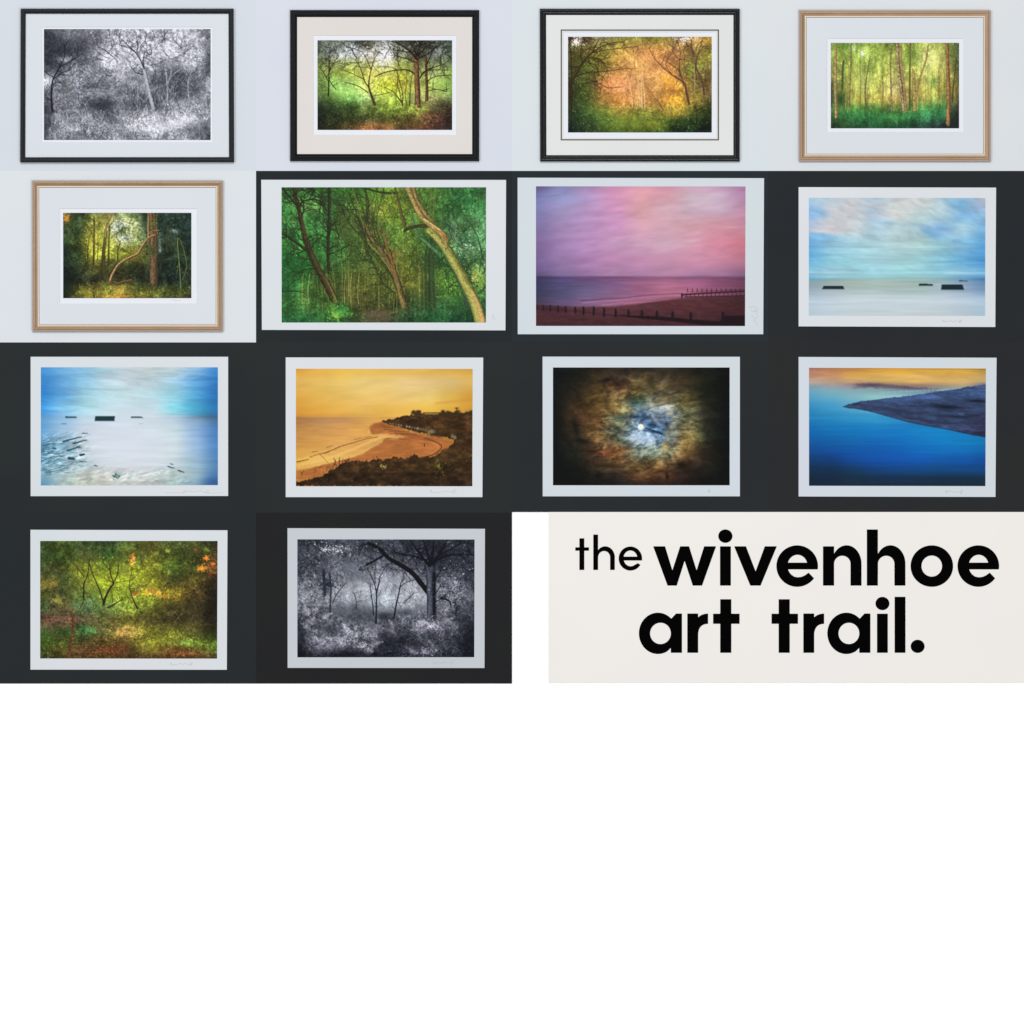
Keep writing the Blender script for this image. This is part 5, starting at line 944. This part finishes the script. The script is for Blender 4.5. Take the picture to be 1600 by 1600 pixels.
def moulding(name, tile, quad, width, prof, mats, parent, base):
    """prof: list of (u 0..1 outer->inner, height mm, material index of the strip that starts here)"""
    v = []; f = []; mi = []
    cx = sum(p[0] for p in quad)/4; cy = sum(p[1] for p in quad)/4
    n = len(prof)
    for (px, py) in quad:
        sx = 1 if px < cx else -1; sy = 1 if py < cy else -1
        for u, h, _ in prof: v.append(tile.P(px+sx*u*width, py+sy*u*width, base+(h if h <= 4.2 else 4.2+(h-4.2)*.62)*.001))
    for k in range(4):
        m = (k+1) % 4
        for i in range(n-1):
            f.append((k*n+i, m*n+i, m*n+i+1, k*n+i+1)); mi.append(prof[i][2])
    return fix(mesh_obj(name, v, f, mats, parent, mi))

def signature(tile, pts_list, depth, parent, m, w=1.5):
    v = []; f = []
    for pts in pts_list:
        P = catmull(pts, 5)
        for k in range(len(P)):
            a = P[max(0, k-1)]; b = P[min(len(P)-1, k+1)]
            dx, dy = b[0]-a[0], b[1]-a[1]; L = math.hypot(dx, dy)+1e-6
            nx, ny = -dy/L*w/2, dx/L*w/2
            v += [tile.P(P[k][0]+nx, P[k][1]+ny, depth), tile.P(P[k][0]-nx, P[k][1]-ny, depth)]
            if k: i = len(v)-4; f.append((i, i+1, i+3, i+2))
    return mesh_obj('signature', v, f, m, parent)

# ---------------------------------------------------------------- materials
INK = ink_mat()
paper = mat('photo_paper', (221, 224, 229), rough=.6, spec=.1, col2=(214, 222, 226), nscale=1.6)
paper_cool = mat('photo_paper_cool', (210, 219, 222), rough=.6, spec=.1, col2=(210, 217, 228), nscale=1.8)
paper_grey = mat('photo_paper_grey', (201, 207, 212), rough=.6, spec=.1, col2=(197, 203, 209), nscale=1.8)
white_paper = mat('white_paper', (230, 233, 240), rough=.6, spec=.1)
bevel_white = mat('bevel_white', (238, 240, 245), rough=.7, spec=.05)
mat_blue = mat('mat_board_cool', (218, 224, 230), rough=.85, spec=.05, col2=(216, 222, 228), nscale=2.2, bump=.15, bscale=900)
mat_cream = mat('mat_board_cream', (224, 220, 215), rough=.85, spec=.05, col2=(222, 215, 211), nscale=2.2, bump=.15, bscale=900)
mat_white = mat('mat_board_white', (228, 229, 229), rough=.85, spec=.05, col2=(223, 224, 224), nscale=1.8, bump=.15, bscale=900)
inlay = mat('inlay_olive', (96, 94, 80), rough=.6, spec=.2)
ink_pencil = mat('pencil_line', (186, 192, 200), rough=.7, spec=.1)
black_wood = mat('black_wood', (29, 33, 39), rough=.4, spec=.12, col2=(26, 29, 35), nscale=60, stretch=(1, 1, 1))
black_gloss = mat('black_lacquer', (22, 24, 28), rough=.3, spec=.22, coat=.03)
black_groove = mat('black_groove', (14, 15, 18), rough=.4, spec=.2)
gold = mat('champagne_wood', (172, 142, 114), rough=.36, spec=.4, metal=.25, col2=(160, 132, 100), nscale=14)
gold_dark = mat('champagne_brown', (104, 84, 64), rough=.45, spec=.3)  # the moulding's own darker brown bands: outer side, grooves, inner edge
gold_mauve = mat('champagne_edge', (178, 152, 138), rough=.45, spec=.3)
gold_lip = mat('pale_gilt_lip', (232, 218, 198), rough=.35, spec=.5)

from mathutils import Vector
# ---------------------------------------------------------------- light: even soft lamps in front of the wall
w = bpy.data.worlds.new('World'); scene.world = w; w.use_nodes = True
w.node_tree.nodes['Background'].inputs[0].default_value = (1, 1, 1, 1)
w.node_tree.nodes['Background'].inputs[1].default_value = 0.35
def softbox(name, loc, sx, sy, power):
    l = bpy.data.lights.new(name, 'AREA'); l.shape = 'RECTANGLE'; l.size = sx; l.size_y = sy; l.energy = power
    o = bpy.data.objects.new(name, l); o.location = loc; C.objects.link(o)
    o.rotation_euler = (-Vector(loc)).to_track_quat('-Z', 'Y').to_euler(); return o
softbox('top_lamp', (-.3, -9.0, 5.6), 5.0, .7, 595)
softbox('left_lamp', (-6.2, -9.0, .6), .8, 5.0, 372)
softbox('fill_lamp', (4.8, -9.5, -3.0), 2.2, 2.2, 390)

# ---------------------------------------------------------------- the white wall and the regions mounted on it
FAR = 6.0
page = mat('white_page', (255, 255, 255), rough=.9, spec=.02)
page.node_tree.nodes['Principled BSDF'].inputs['Base Color'].default_value = (.9, .9, .9, 1)
wall = mesh_obj('wall', [(-FAR, 0, -FAR), (FAR, 0, -FAR), (FAR, 0, FAR), (-FAR, 0, FAR)], [(0, 1, 2, 3)], page)
tag(wall, kind='structure')

def panel(x0, y0, x1, y1, m, label, d=3.0):
    d = d*.001
    v = [(wx(x), -dd, wz(y)) for dd in (0.0, d) for x, y in ((x0, y0), (x1, y0), (x1, y1), (x0, y1))]
    f = [(4, 7, 6, 5), (0, 1, 5, 4), (1, 2, 6, 5), (2, 3, 7, 6), (3, 0, 4, 7)]
    o = fix(mesh_obj('wall_panel', v, f, m))
    tag(o, label, 'wall panel', 'panels side by side behind the pictures'); return o

pale = [mat('pale_paint', a, rough=.9, spec=.05, col2=b, nscale=sc, bump=.2, bscale=500) for a, b, sc in
        (((214, 220, 229), (213, 219, 226), 1.9), ((212, 218, 230), (217, 221, 231), 2.3), ((214, 224, 230), (221, 226, 229), 1.7), ((216, 222, 227), (224, 227, 230), 1.5), ((218, 224, 231), (222, 227, 230), 2.1))]
dark = [mat('charcoal_board', a, rough=.92, spec=.04, col2=b, nscale=sc, bump=.2, bscale=600) for a, b, sc in
        (((42, 47, 48), (38, 42, 46), 3), ((44, 51, 54), (40, 46, 51), 3), ((44, 47, 47), (40, 43, 48), 3), ((44, 49, 49), (42, 45, 48), 3), ((45, 48, 48), (42, 47, 48), 3), ((45, 48, 49), (41, 45, 48), 3),
         ((45, 47, 46), (41, 43, 48), 3), ((42, 46, 47), (40, 45, 49), 3), ((38, 39, 39), (37, 37, 39), 3))]
B = 14
panel(-B, -B, 400, 267, pale[0], 'pale grey-blue wall panel behind the black-framed black and white woodland picture')
panel(400, -B, 800, 267, pale[1], 'pale lilac-grey wall panel behind the cream-mounted picture in a black frame')
panel(800, -B, 1200, 267, pale[2], 'pale wall panel with faint scuffs behind the orange autumn picture')
panel(1200, -B, 1600+B, 267, pale[3], 'pale wall panel behind the gold-framed birch wood picture')
panel(-B, 267, 400, 535, pale[4], 'pale wall panel behind the gold-framed leaning tree picture')
panel(400, 267, 800, 534, dark[0], 'charcoal panel behind the unframed print of twisting green trees')
panel(800, 267, 1200, 534, dark[1], 'charcoal panel behind the pink sunset beach print')
panel(1200, 267, 1600+B, 534, dark[2], 'charcoal panel behind the misty pale blue sea print with four dark blocks')
panel(-B, 535, 400, 801, dark[3], 'charcoal panel behind the bright blue and white shore print')
panel(400, 534, 800, 801, dark[4], 'charcoal panel behind the golden bay print')
panel(800, 534, 1200, 800, dark[5], 'charcoal panel behind the moonlit cloud print')
panel(1200, 534, 1600+B, 800, dark[6], 'charcoal panel behind the deep blue water print with a dark spit')
panel(-B, 801, 400, 1068, dark[7], 'charcoal panel behind the dark green undergrowth print')
panel(400, 801, 800, 1068, dark[8], 'near-black panel behind the black and white oak and fern print')
D0 = .003

# ---------------------------------------------------------------- frame profiles: (u, height mm, material)
R = math.radians
P_FLAT = [(0, 0, 2), (0, 15, 0), (.06, 16.5, 0), (.2, 17.2, 0), (.45, 17.4, 0), (.62, 16.9, 0), (.72, 15.6, 1), (.8, 14.8, 0), (.9, 14.4, 0), (1, 13.5, 2), (1, 4.2, 2)]
def bead(u0, u1, h, r, n=7, m=0): return [(u0+(u1-u0)*k/n, h+r*math.sin(math.pi*k/n), m) for k in range(n+1)]
P_STEP = [(0, 0, 2), (0, 11, 0), (.04, 12.5, 0)]+bead(.07, .30, 12.8, 2.6)+[(.33, 11.6, 2), (.36, 12.0, 0)]+bead(.40, .72, 12.0, 4.4, 9)+[(.75, 10.6, 2)]+bead(.78, .95, 9.6, 1.8)+[(1, 8.6, 2), (1, 4.2, 2)]
P_STEP2 = [(0, 0, 2), (0, 12, 0), (.04, 13.5, 0)]+bead(.08, .42, 13.5, 3.0, 8)+[(.46, 12.6, 2)]+bead(.5, .84, 12.4, 2.4, 8)+[(.88, 10.4, 2), (.95, 9.8, 0), (1, 9.0, 2), (1, 4.2, 2)]
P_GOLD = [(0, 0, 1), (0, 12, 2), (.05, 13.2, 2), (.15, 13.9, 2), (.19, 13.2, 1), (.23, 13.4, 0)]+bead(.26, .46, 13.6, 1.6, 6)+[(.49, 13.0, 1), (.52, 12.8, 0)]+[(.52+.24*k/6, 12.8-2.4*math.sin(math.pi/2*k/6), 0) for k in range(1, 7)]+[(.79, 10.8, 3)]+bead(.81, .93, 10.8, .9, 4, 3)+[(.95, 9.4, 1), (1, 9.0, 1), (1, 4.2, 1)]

def rect(x0, y0, x1, y1): return [(x0, y0), (x1, y0), (x1, y1), (x0, y1)]
FRAMED = 'framed pictures on the pale panels'
LOOSE = 'unframed prints on the charcoal panels'

def framed(ox, oy, outer, fw, prof, fmats, win, m_mat, img, arr, label, extra=None):
    t = Tile(ox, oy); cx = (outer[0][0]+outer[1][0])/2; cy = outer[2][1]
    e = empty('framed_picture', wx(ox+cx/4), -D0, wz(oy+cy/4)); tag(e, label, 'framed picture', FRAMED)
    moulding('frame', t, outer, fw, prof, fmats, e, D0)
    i = fw-4; xs = [p[0] for p in outer]; ys = [p[1] for p in outer]
    inner = [(outer[0][0]+i, outer[0][1]+i), (outer[1][0]-i, outer[1][1]+i), (outer[2][0]-i, outer[2][1]-i), (outer[3][0]+i, outer[3][1]-i)]
    ring_slab('mount', t, inner, win, D0+.0045, D0+.0065, m_mat, e, 3.0, bevel_white)
    sheet = slab('sheet', t, rect(win[0][0]-12, win[0][1]-12, win[2][0]+12, win[2][1]+12), D0+.0030, D0+.0042, white_paper, e)
    im = printed(t, img, arr, D0+.0046, e); im.parent = sheet; im.location = (0, 0, 0)
    bk = inner
    slab('backing_board', t, bk, D0+.0005, D0+.0028, white_paper, e)
    if extra: extra(t, e, sheet)
    return e

def sheet_print(ox, oy, quad, img, arr, label, m, sig=None):
    t = Tile(ox, oy); cx = (quad[0][0]+quad[1][0])/2
    e = empty('art_print', wx(ox+cx/4), -D0, wz(oy+quad[2][1]/4)); tag(e, label, 'print', LOOSE)
    sh = slab('sheet', t, quad, D0+.0006, D0+.0022, m, e)
    printed(t, img, arr, D0+.0026, e)
    if sig: signature(t, sig, D0+.0026, e, ink_pencil)
    return e

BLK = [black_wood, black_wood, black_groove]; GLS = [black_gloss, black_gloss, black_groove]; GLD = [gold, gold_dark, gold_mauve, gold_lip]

framed(0, 0, [(132, 57), (1461, 57), (1464, 1015), (129, 1016)], 31, P_FLAT, BLK, rect(262, 169, 1332, 892), mat_blue, rect(276, 183, 1317, 876), pic_white_wood(),
       'flat black frame around a black and white picture of a pale infrared woodland')
framed(400, 0, rect(214, 65, 1395, 1008), 44, P_STEP, GLS, rect(358, 222, 1254, 846), mat_cream, rect(385, 253, 1226, 813), pic_oak_clearing(),
       'stepped black frame with cream mount around a green clearing under an oak')
def inl(t, e, sheet):
    o = ring_slab('inlay_line', t, rect(304, 186, 1293, 879), rect(312, 194, 1285, 871), D0+.0066, D0+.0071, inlay, e)
framed(800, 0, [(174, 57), (1422, 57), (1422, 1010), (176, 1010)], 39, P_STEP2, GLS, rect(318, 200, 1279, 865), mat_white, rect(350, 231, 1248, 829), pic_autumn_arch(),
       'black frame with a thin olive line on its white mount around orange autumn trees', inl)
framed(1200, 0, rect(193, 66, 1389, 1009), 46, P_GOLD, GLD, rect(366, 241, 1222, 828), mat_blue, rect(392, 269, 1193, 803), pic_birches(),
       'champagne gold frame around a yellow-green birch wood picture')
def sig5(t, e, sheet):
    s = signature(t, [[(1075, 812), (1090, 806), (1100, 816), (1115, 808), (1130, 814)]], D0+.0046, e, ink_pencil); s.parent = sheet; s.location = (0, 0, 0)
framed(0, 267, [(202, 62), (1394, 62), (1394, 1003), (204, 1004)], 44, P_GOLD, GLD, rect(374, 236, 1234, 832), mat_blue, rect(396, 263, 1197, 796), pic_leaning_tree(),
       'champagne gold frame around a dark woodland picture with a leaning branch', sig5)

def scrawl(x, y, w, h, sd):
    r = np.random.RandomState(sd); n = 9; a = [(x, y+h*.3), (x+w*.06, y-h*.5), (x+w*.08, y+h*.5)]
    b = [(x+w*.10+w*.8*k/n, y+h*.35*(r.rand()-.5)*2*(1 if k % 2 else -1)) for k in range(n+1)]
    c = [(x+w*.88, y+h*.4), (x+w*.95, y-h*.6), (x+w, y-h*.2), (x+w*.9, y+h*.6)]
    return [a, b, c]
sheet_print(400, 267, [(33, 56), (1563, 57), (1559, 997), (37, 994)], [(160, 103), (1438, 103), (1437, 948), (161, 948)], pic_green_wood(), 'large unframed print of twisting mossy trees in a green wood', paper, [[(1475, 925), (1482, 900), (1490, 915)], [(1480, 930), (1500, 922)]])
sheet_print(800, 267, [(35, 43), (1575, 46), (1570, 1021), (36, 1021)], [(150, 97), (1459, 98), (1456, 970), (150, 969)], pic_pink_beach(), 'large unframed print of a pink and purple sunset over a beach with groynes', paper_cool,
            [[(1478, 852), (1510, 848), (1535, 865), (1520, 880), (1492, 872)], [(1520, 868), (1532, 900), (1528, 925), (1512, 915)], [(1498, 900), (1515, 935), (1530, 958)]])
sheet_print(1200, 267, [(191, 102), (1425, 105), (1420, 976), (191, 972)], [(255, 169), (1358, 170), (1356, 906), (255, 904)], pic_calm_blocks(), 'unframed print of a misty pale blue sea with four dark blocks', paper, scrawl(1090, 940, 120, 16, 3))
sheet_print(0, 534, [(192, 94), (1426, 94), (1426, 964), (192, 965)], [(256, 160), (1362, 160), (1362, 896), (256, 898)], pic_bright_shore(), 'unframed print of a bright blue and white shore with three dark blocks', paper, scrawl(1145, 938, 160, 18, 4)+[[(1030, 944), (1145, 944)], [(1300, 946), (1400, 944)]])
sheet_print(400, 534, [(186, 98), (1420, 99), (1415, 971), (186, 971)], [(250, 169), (1354, 170), (1352, 903), (250, 903)], pic_golden_bay(), 'unframed print of a golden bay with a curved beach and dark headland', paper, scrawl(1085, 937, 165, 22, 5))
sheet_print(800, 534, [(191, 93), (1424, 94), (1424, 966), (192, 966)], [(256, 161), (1360, 161), (1360, 897), (256, 897)], pic_moon(), 'unframed print of a full moon among brown and blue night clouds', paper_cool, [[(1222, 945), (1232, 922), (1236, 935), (1226, 940)]])
sheet_print(1200, 534, [(191, 95), (1428, 100), (1421, 970), (191, 967)], [(256, 163), (1361, 168), (1358, 902), (256, 900)], pic_blue_spit(), 'unframed print of deep blue water with a dark spit under a golden sky', paper_cool, scrawl(1110, 938, 105, 24, 6))
sheet_print(0, 801, [(191, 107), (1422, 110), (1418, 982), (191, 981)], [(252, 177), (1360, 177), (1357, 912), (252, 911)], pic_deep_wood(), 'unframed print of dark green undergrowth with a few orange leaves', paper, scrawl(1062, 946, 140, 18, 7))
sheet_print(400, 801, [(197, 97), (1431, 101), (1428, 971), (198, 970)], [(259, 167), (1366, 168), (1364, 903), (259, 904)], pic_grey_oak(), 'unframed black and white print of an oak and pale ferns', paper_grey, scrawl(1100, 938, 130, 24, 8))

# ---------------------------------------------------------------- the sign with its lettering
sign = empty('sign', wx(1228.5), 0, wz(1067))
tag(sign, 'off-white sign reading the wivenhoe art trail. in black letters', 'sign')
sgm = mat('sign_board', (241, 238, 235), rough=.8, spec=.05, col2=(243, 240, 234), nscale=2.5)
T0 = Tile(0, 0)
slab('panel', T0, [(857*4, 800*4), (1604*4+40, 800*4), (1604*4+40, 1067*4), (857*4, 1067*4)], 0.0, .003, sgm, sign)
ltr = mat('letter_black', (4, 3, 3), rough=.8, spec=.02)
ltr.node_tree.nodes['Principled BSDF'].inputs['Base Color'].default_value = (.0006, .0005, .0005, 1)

def box(x0, y0, x1, y1): return lambda X, Y: np.maximum(np.maximum(x0-X, X-x1), np.maximum(y0-Y, Y-y1))
def ell(cx, cy, rx, ry): return lambda X, Y: (np.hypot((X-cx)/rx, (Y-cy)/ry)-1)*min(rx, ry)
def polyf(pts):
    def f(X, Y):
        d = np.full(X.shape, 1e9); ins = np.zeros(X.shape, bool); n = len(pts)
        for k in range(n):
            xa, ya = pts[k]; xb, yb = pts[(k+1) % n]; dx, dy = xb-xa, yb-ya
            t = np.clip(((X-xa)*dx+(Y-ya)*dy)/(dx*dx+dy*dy+1e-12), 0, 1)
            d = np.minimum(d, np.hypot(X-xa-t*dx, Y-ya-t*dy))
            if ya != yb: ins ^= ((ya > Y) != (yb > Y)) & (X < (xb-xa)*(Y-ya)/(yb-ya)+xa)
        return np.where(ins, -d, d)
    return f
def U(*fs): return lambda X, Y: np.minimum.reduce([f(X, Y) for f in fs])
def SUB(a, b): return lambda X, Y: np.maximum(a(X, Y), -b(X, Y))
def INT(a, b): return lambda X, Y: np.maximum(a(X, Y), b(X, Y))
def SH(f, dx, dy=0): return lambda X, Y: f(X-dx, Y-dy)

def arch(x0, xs, xi, x1, top, cyo, rxo, cxo, ryo, cxi, rxi, topi, yb):
    out = INT(U(ell(cxo, cyo, rxo, ryo), box(cxo, cyo, x1, yb)), box(xs-.3, top-5, x1+1, yb))
    inn = U(ell(cxi, cyo, rxi, cyo-topi), box(xs, cyo, xi, yb+3))
    return SUB(out, inn)
w_ = polyf([(1020.5, 853.6), (1039.2, 853.6), (1050.6, 891.1), (1062.7, 853.6), (1076.7, 853.6), (1088.4, 891.1), (1100.2, 853.6), (1118.9, 853.6), (1097, 915), (1082.4, 915), (1069.7, 876.3), (1057.5, 915), (1043, 915)])
i_ = U(box(1125, 853.6, 1142, 915), ell(1133.4, 837.7, 11.1, 10.5))
v_ = polyf([(1147, 853.6), (1165.6, 853.6), (1180.6, 892.7), (1195, 853.6), (1213.8, 853.6), (1188.4, 915), (1172.3, 915)])
e_ = SUB(SUB(SUB(ell(1245.6, 884.5, 32.5, 32.4), INT(ell(1246.1, 884.4, 15.6, 17.5), box(1200, 860, 1290, 879.1))),
     polyf([(1231.3, 889.7), (1233.4, 894.2), (1236.4, 897.8), (1240.6, 900.8), (1246, 902), (1252, 901.4), (1257.8, 898.9), (1263.4, 894.7), (1273.1, 904.7), (1300, 930), (1300, 889.7)])), box(1300, 0, 1301, 1))
n_arch = arch(1285.9, 1303.3, 1328.9, 1346.1, 852, 881, 23.3, 1322.8, 29, 1316.1, 12.8, 868.4, 915)
n_ = U(box(1285.9, 853.6, 1303.3, 915), n_arch)
h_ = U(box(1354.4, 827.3, 1371.7, 915), SH(n_arch, 68.6))
o_ = SUB(ell(1456, 884.5, 33.2, 32.4), ell(1455.9, 884.5, 16, 16.4))
t1 = U(box(905.3, 841.1, 913, 890.6), box(898.9, 855.2, 920.3, 860.5))
h1 = U(box(927, 835.2, 934.5, 890.6), arch(927, 934.5, 953.3, 960.6, 853.6, 871, 15, 945.7, 17.4, 943.9, 9.4, 861, 890.6))
e1 = SUB(SUB(SUB(ell(985, 872.7, 18.3, 18.8), INT(ell(985, 872.7, 10.9, 12.5), box(960, 850, 1000, 869.7))),
     INT(ell(985.4, 872.7, 10.9, 12.1), box(960, 875.8, 1000, 900))), polyf([(985, 875.8), (1012, 875.8), (1012, 888), (1001.4, 882.8), (996.2, 879.8), (993, 882.2)]))
a_ = SUB(U(ell(1028, 989.6, 29.7, 32.3), polyf([(1048.1, 967.3), (1056.4, 958.6), (1065.6, 958.6), (1065.6, 1020), (1048.1, 1020), (1048.1, 1000)])), U(ell(1032, 989.7, 16.2, 16.6)))
a_ = SUB(a_, polyf([(1030, 1030), (1048.1, 1012.5), (1048.1, 1020.2), (1047.9, 1040)]))
def bez(p0, p1, p2, n=8): return [((1-t)**2*p0[0]+2*t*(1-t)*p1[0]+t*t*p2[0], (1-t)**2*p0[1]+2*t*(1-t)*p1[1]+t*t*p2[1]) for t in np.linspace(0, 1, n)]
r_ = U(box(1073.9, 958.6, 1090.9, 1020), polyf(bez((1090.5, 965), (1096, 958.9), (1106.4, 958.6))+[(1106.4, 974.7)]+bez((1106.4, 974.7), (1091.2, 974.9), (1090.8, 992))+[(1090.5, 992)]))
t_ = U(box(1125.3, 936.3, 1142.7, 1020), box(1114.2, 958.9, 1155.6, 974.7))
il = U(box(1370.3, 958.9, 1387.2, 1020), ell(1378.8, 943, 10.9, 10.4))
l_ = box(1397.8, 932.5, 1414.8, 1020)
dot = ell(1433.8, 1009.9, 10.9, 10.3)

def lettering(name, f, x0, y0, x1, y1, cell=.5):
    """outline mesh of a shape given by its signed distance: marching squares, full rows merged"""
    nx = int((x1-x0)/cell)+1; ny = int((y1-y0)/cell)+1
    X, Y = np.meshgrid(x0+np.arange(nx)*cell, y0+np.arange(ny)*cell); F = f(X, Y); F = np.where(np.abs(F) < 1e-6, 1e-6, F)
    v = []; fc = []; ix = {}
    def pt(x, y):
        k = (round(x, 4), round(y, 4))
        if k not in ix: ix[k] = len(v); v.append((wx(x), -.0034, wz(y)))
        return ix[k]
    ins = F < 0
    for j in range(ny-1):
        i = 0
        while i < nx-1:
            c = [ins[j, i], ins[j, i+1], ins[j+1, i+1], ins[j+1, i]]
            if not any(c): i += 1; continue
            if all(c):
                k = i
                while k < nx-1 and ins[j, k] and ins[j, k+1] and ins[j+1, k] and ins[j+1, k+1]: k += 1
                fc.append((pt(X[j, i], Y[j, i]), pt(X[j, k], Y[j, k]), pt(X[j, k], Y[j+1, k]), pt(X[j, i], Y[j+1, i]))); i = k; continue
            P = [(X[j, i], Y[j, i]), (X[j, i+1], Y[j, i]), (X[j, i+1], Y[j+1, i]), (X[j, i], Y[j+1, i])]; V = [F[j, i], F[j, i+1], F[j+1, i+1], F[j+1, i]]
            o = []
            for k in range(4):
                n = (k+1) % 4
                if V[k] < 0: o.append(P[k])
                if (V[k] < 0) != (V[n] < 0):
                    t = V[k]/(V[k]-V[n]); o.append((P[k][0]+(P[n][0]-P[k][0])*t, P[k][1]+(P[n][1]-P[k][1])*t))
            q = []
            for a in o:
                b = pt(*a)
                if b not in q: q.append(b)
            if len(q) >= 3: fc.append(tuple(q))
            i += 1
    return mesh_obj(name, v, fc, ltr, sign)
lettering('word', U(t1, h1, e1), 895, 830, 1008, 896, .4)
lettering('word', U(w_, i_, v_, e_, n_, h_, o_, SH(e_, 283)), 1016, 822, 1568, 922)
lettering('word', U(a_, r_, t_), 994, 930, 1160, 1026)
lettering('word', U(SH(t_, 91.3), SH(r_, 181.3), SH(a_, 294.4), il, l_, dot), 1200, 928, 1450, 1026)

# ---------------------------------------------------------------- camera and output
cam = bpy.data.cameras.new('Camera'); co = bpy.data.objects.new('Camera', cam); C.objects.link(co)
DIST = 11.0
co.location = (0, -DIST, 0); co.rotation_euler = (math.pi/2, 0, 0)
cam.sensor_width = 36; cam.lens = 36*(DIST-.003)/3.2; cam.clip_end = 100
scene.camera = co
scene.view_settings.view_transform = 'Standard'; scene.view_settings.look = 'None'
scene.view_settings.exposure = 0; scene.view_settings.gamma = 1
scene.view_settings.use_curve_mapping = False
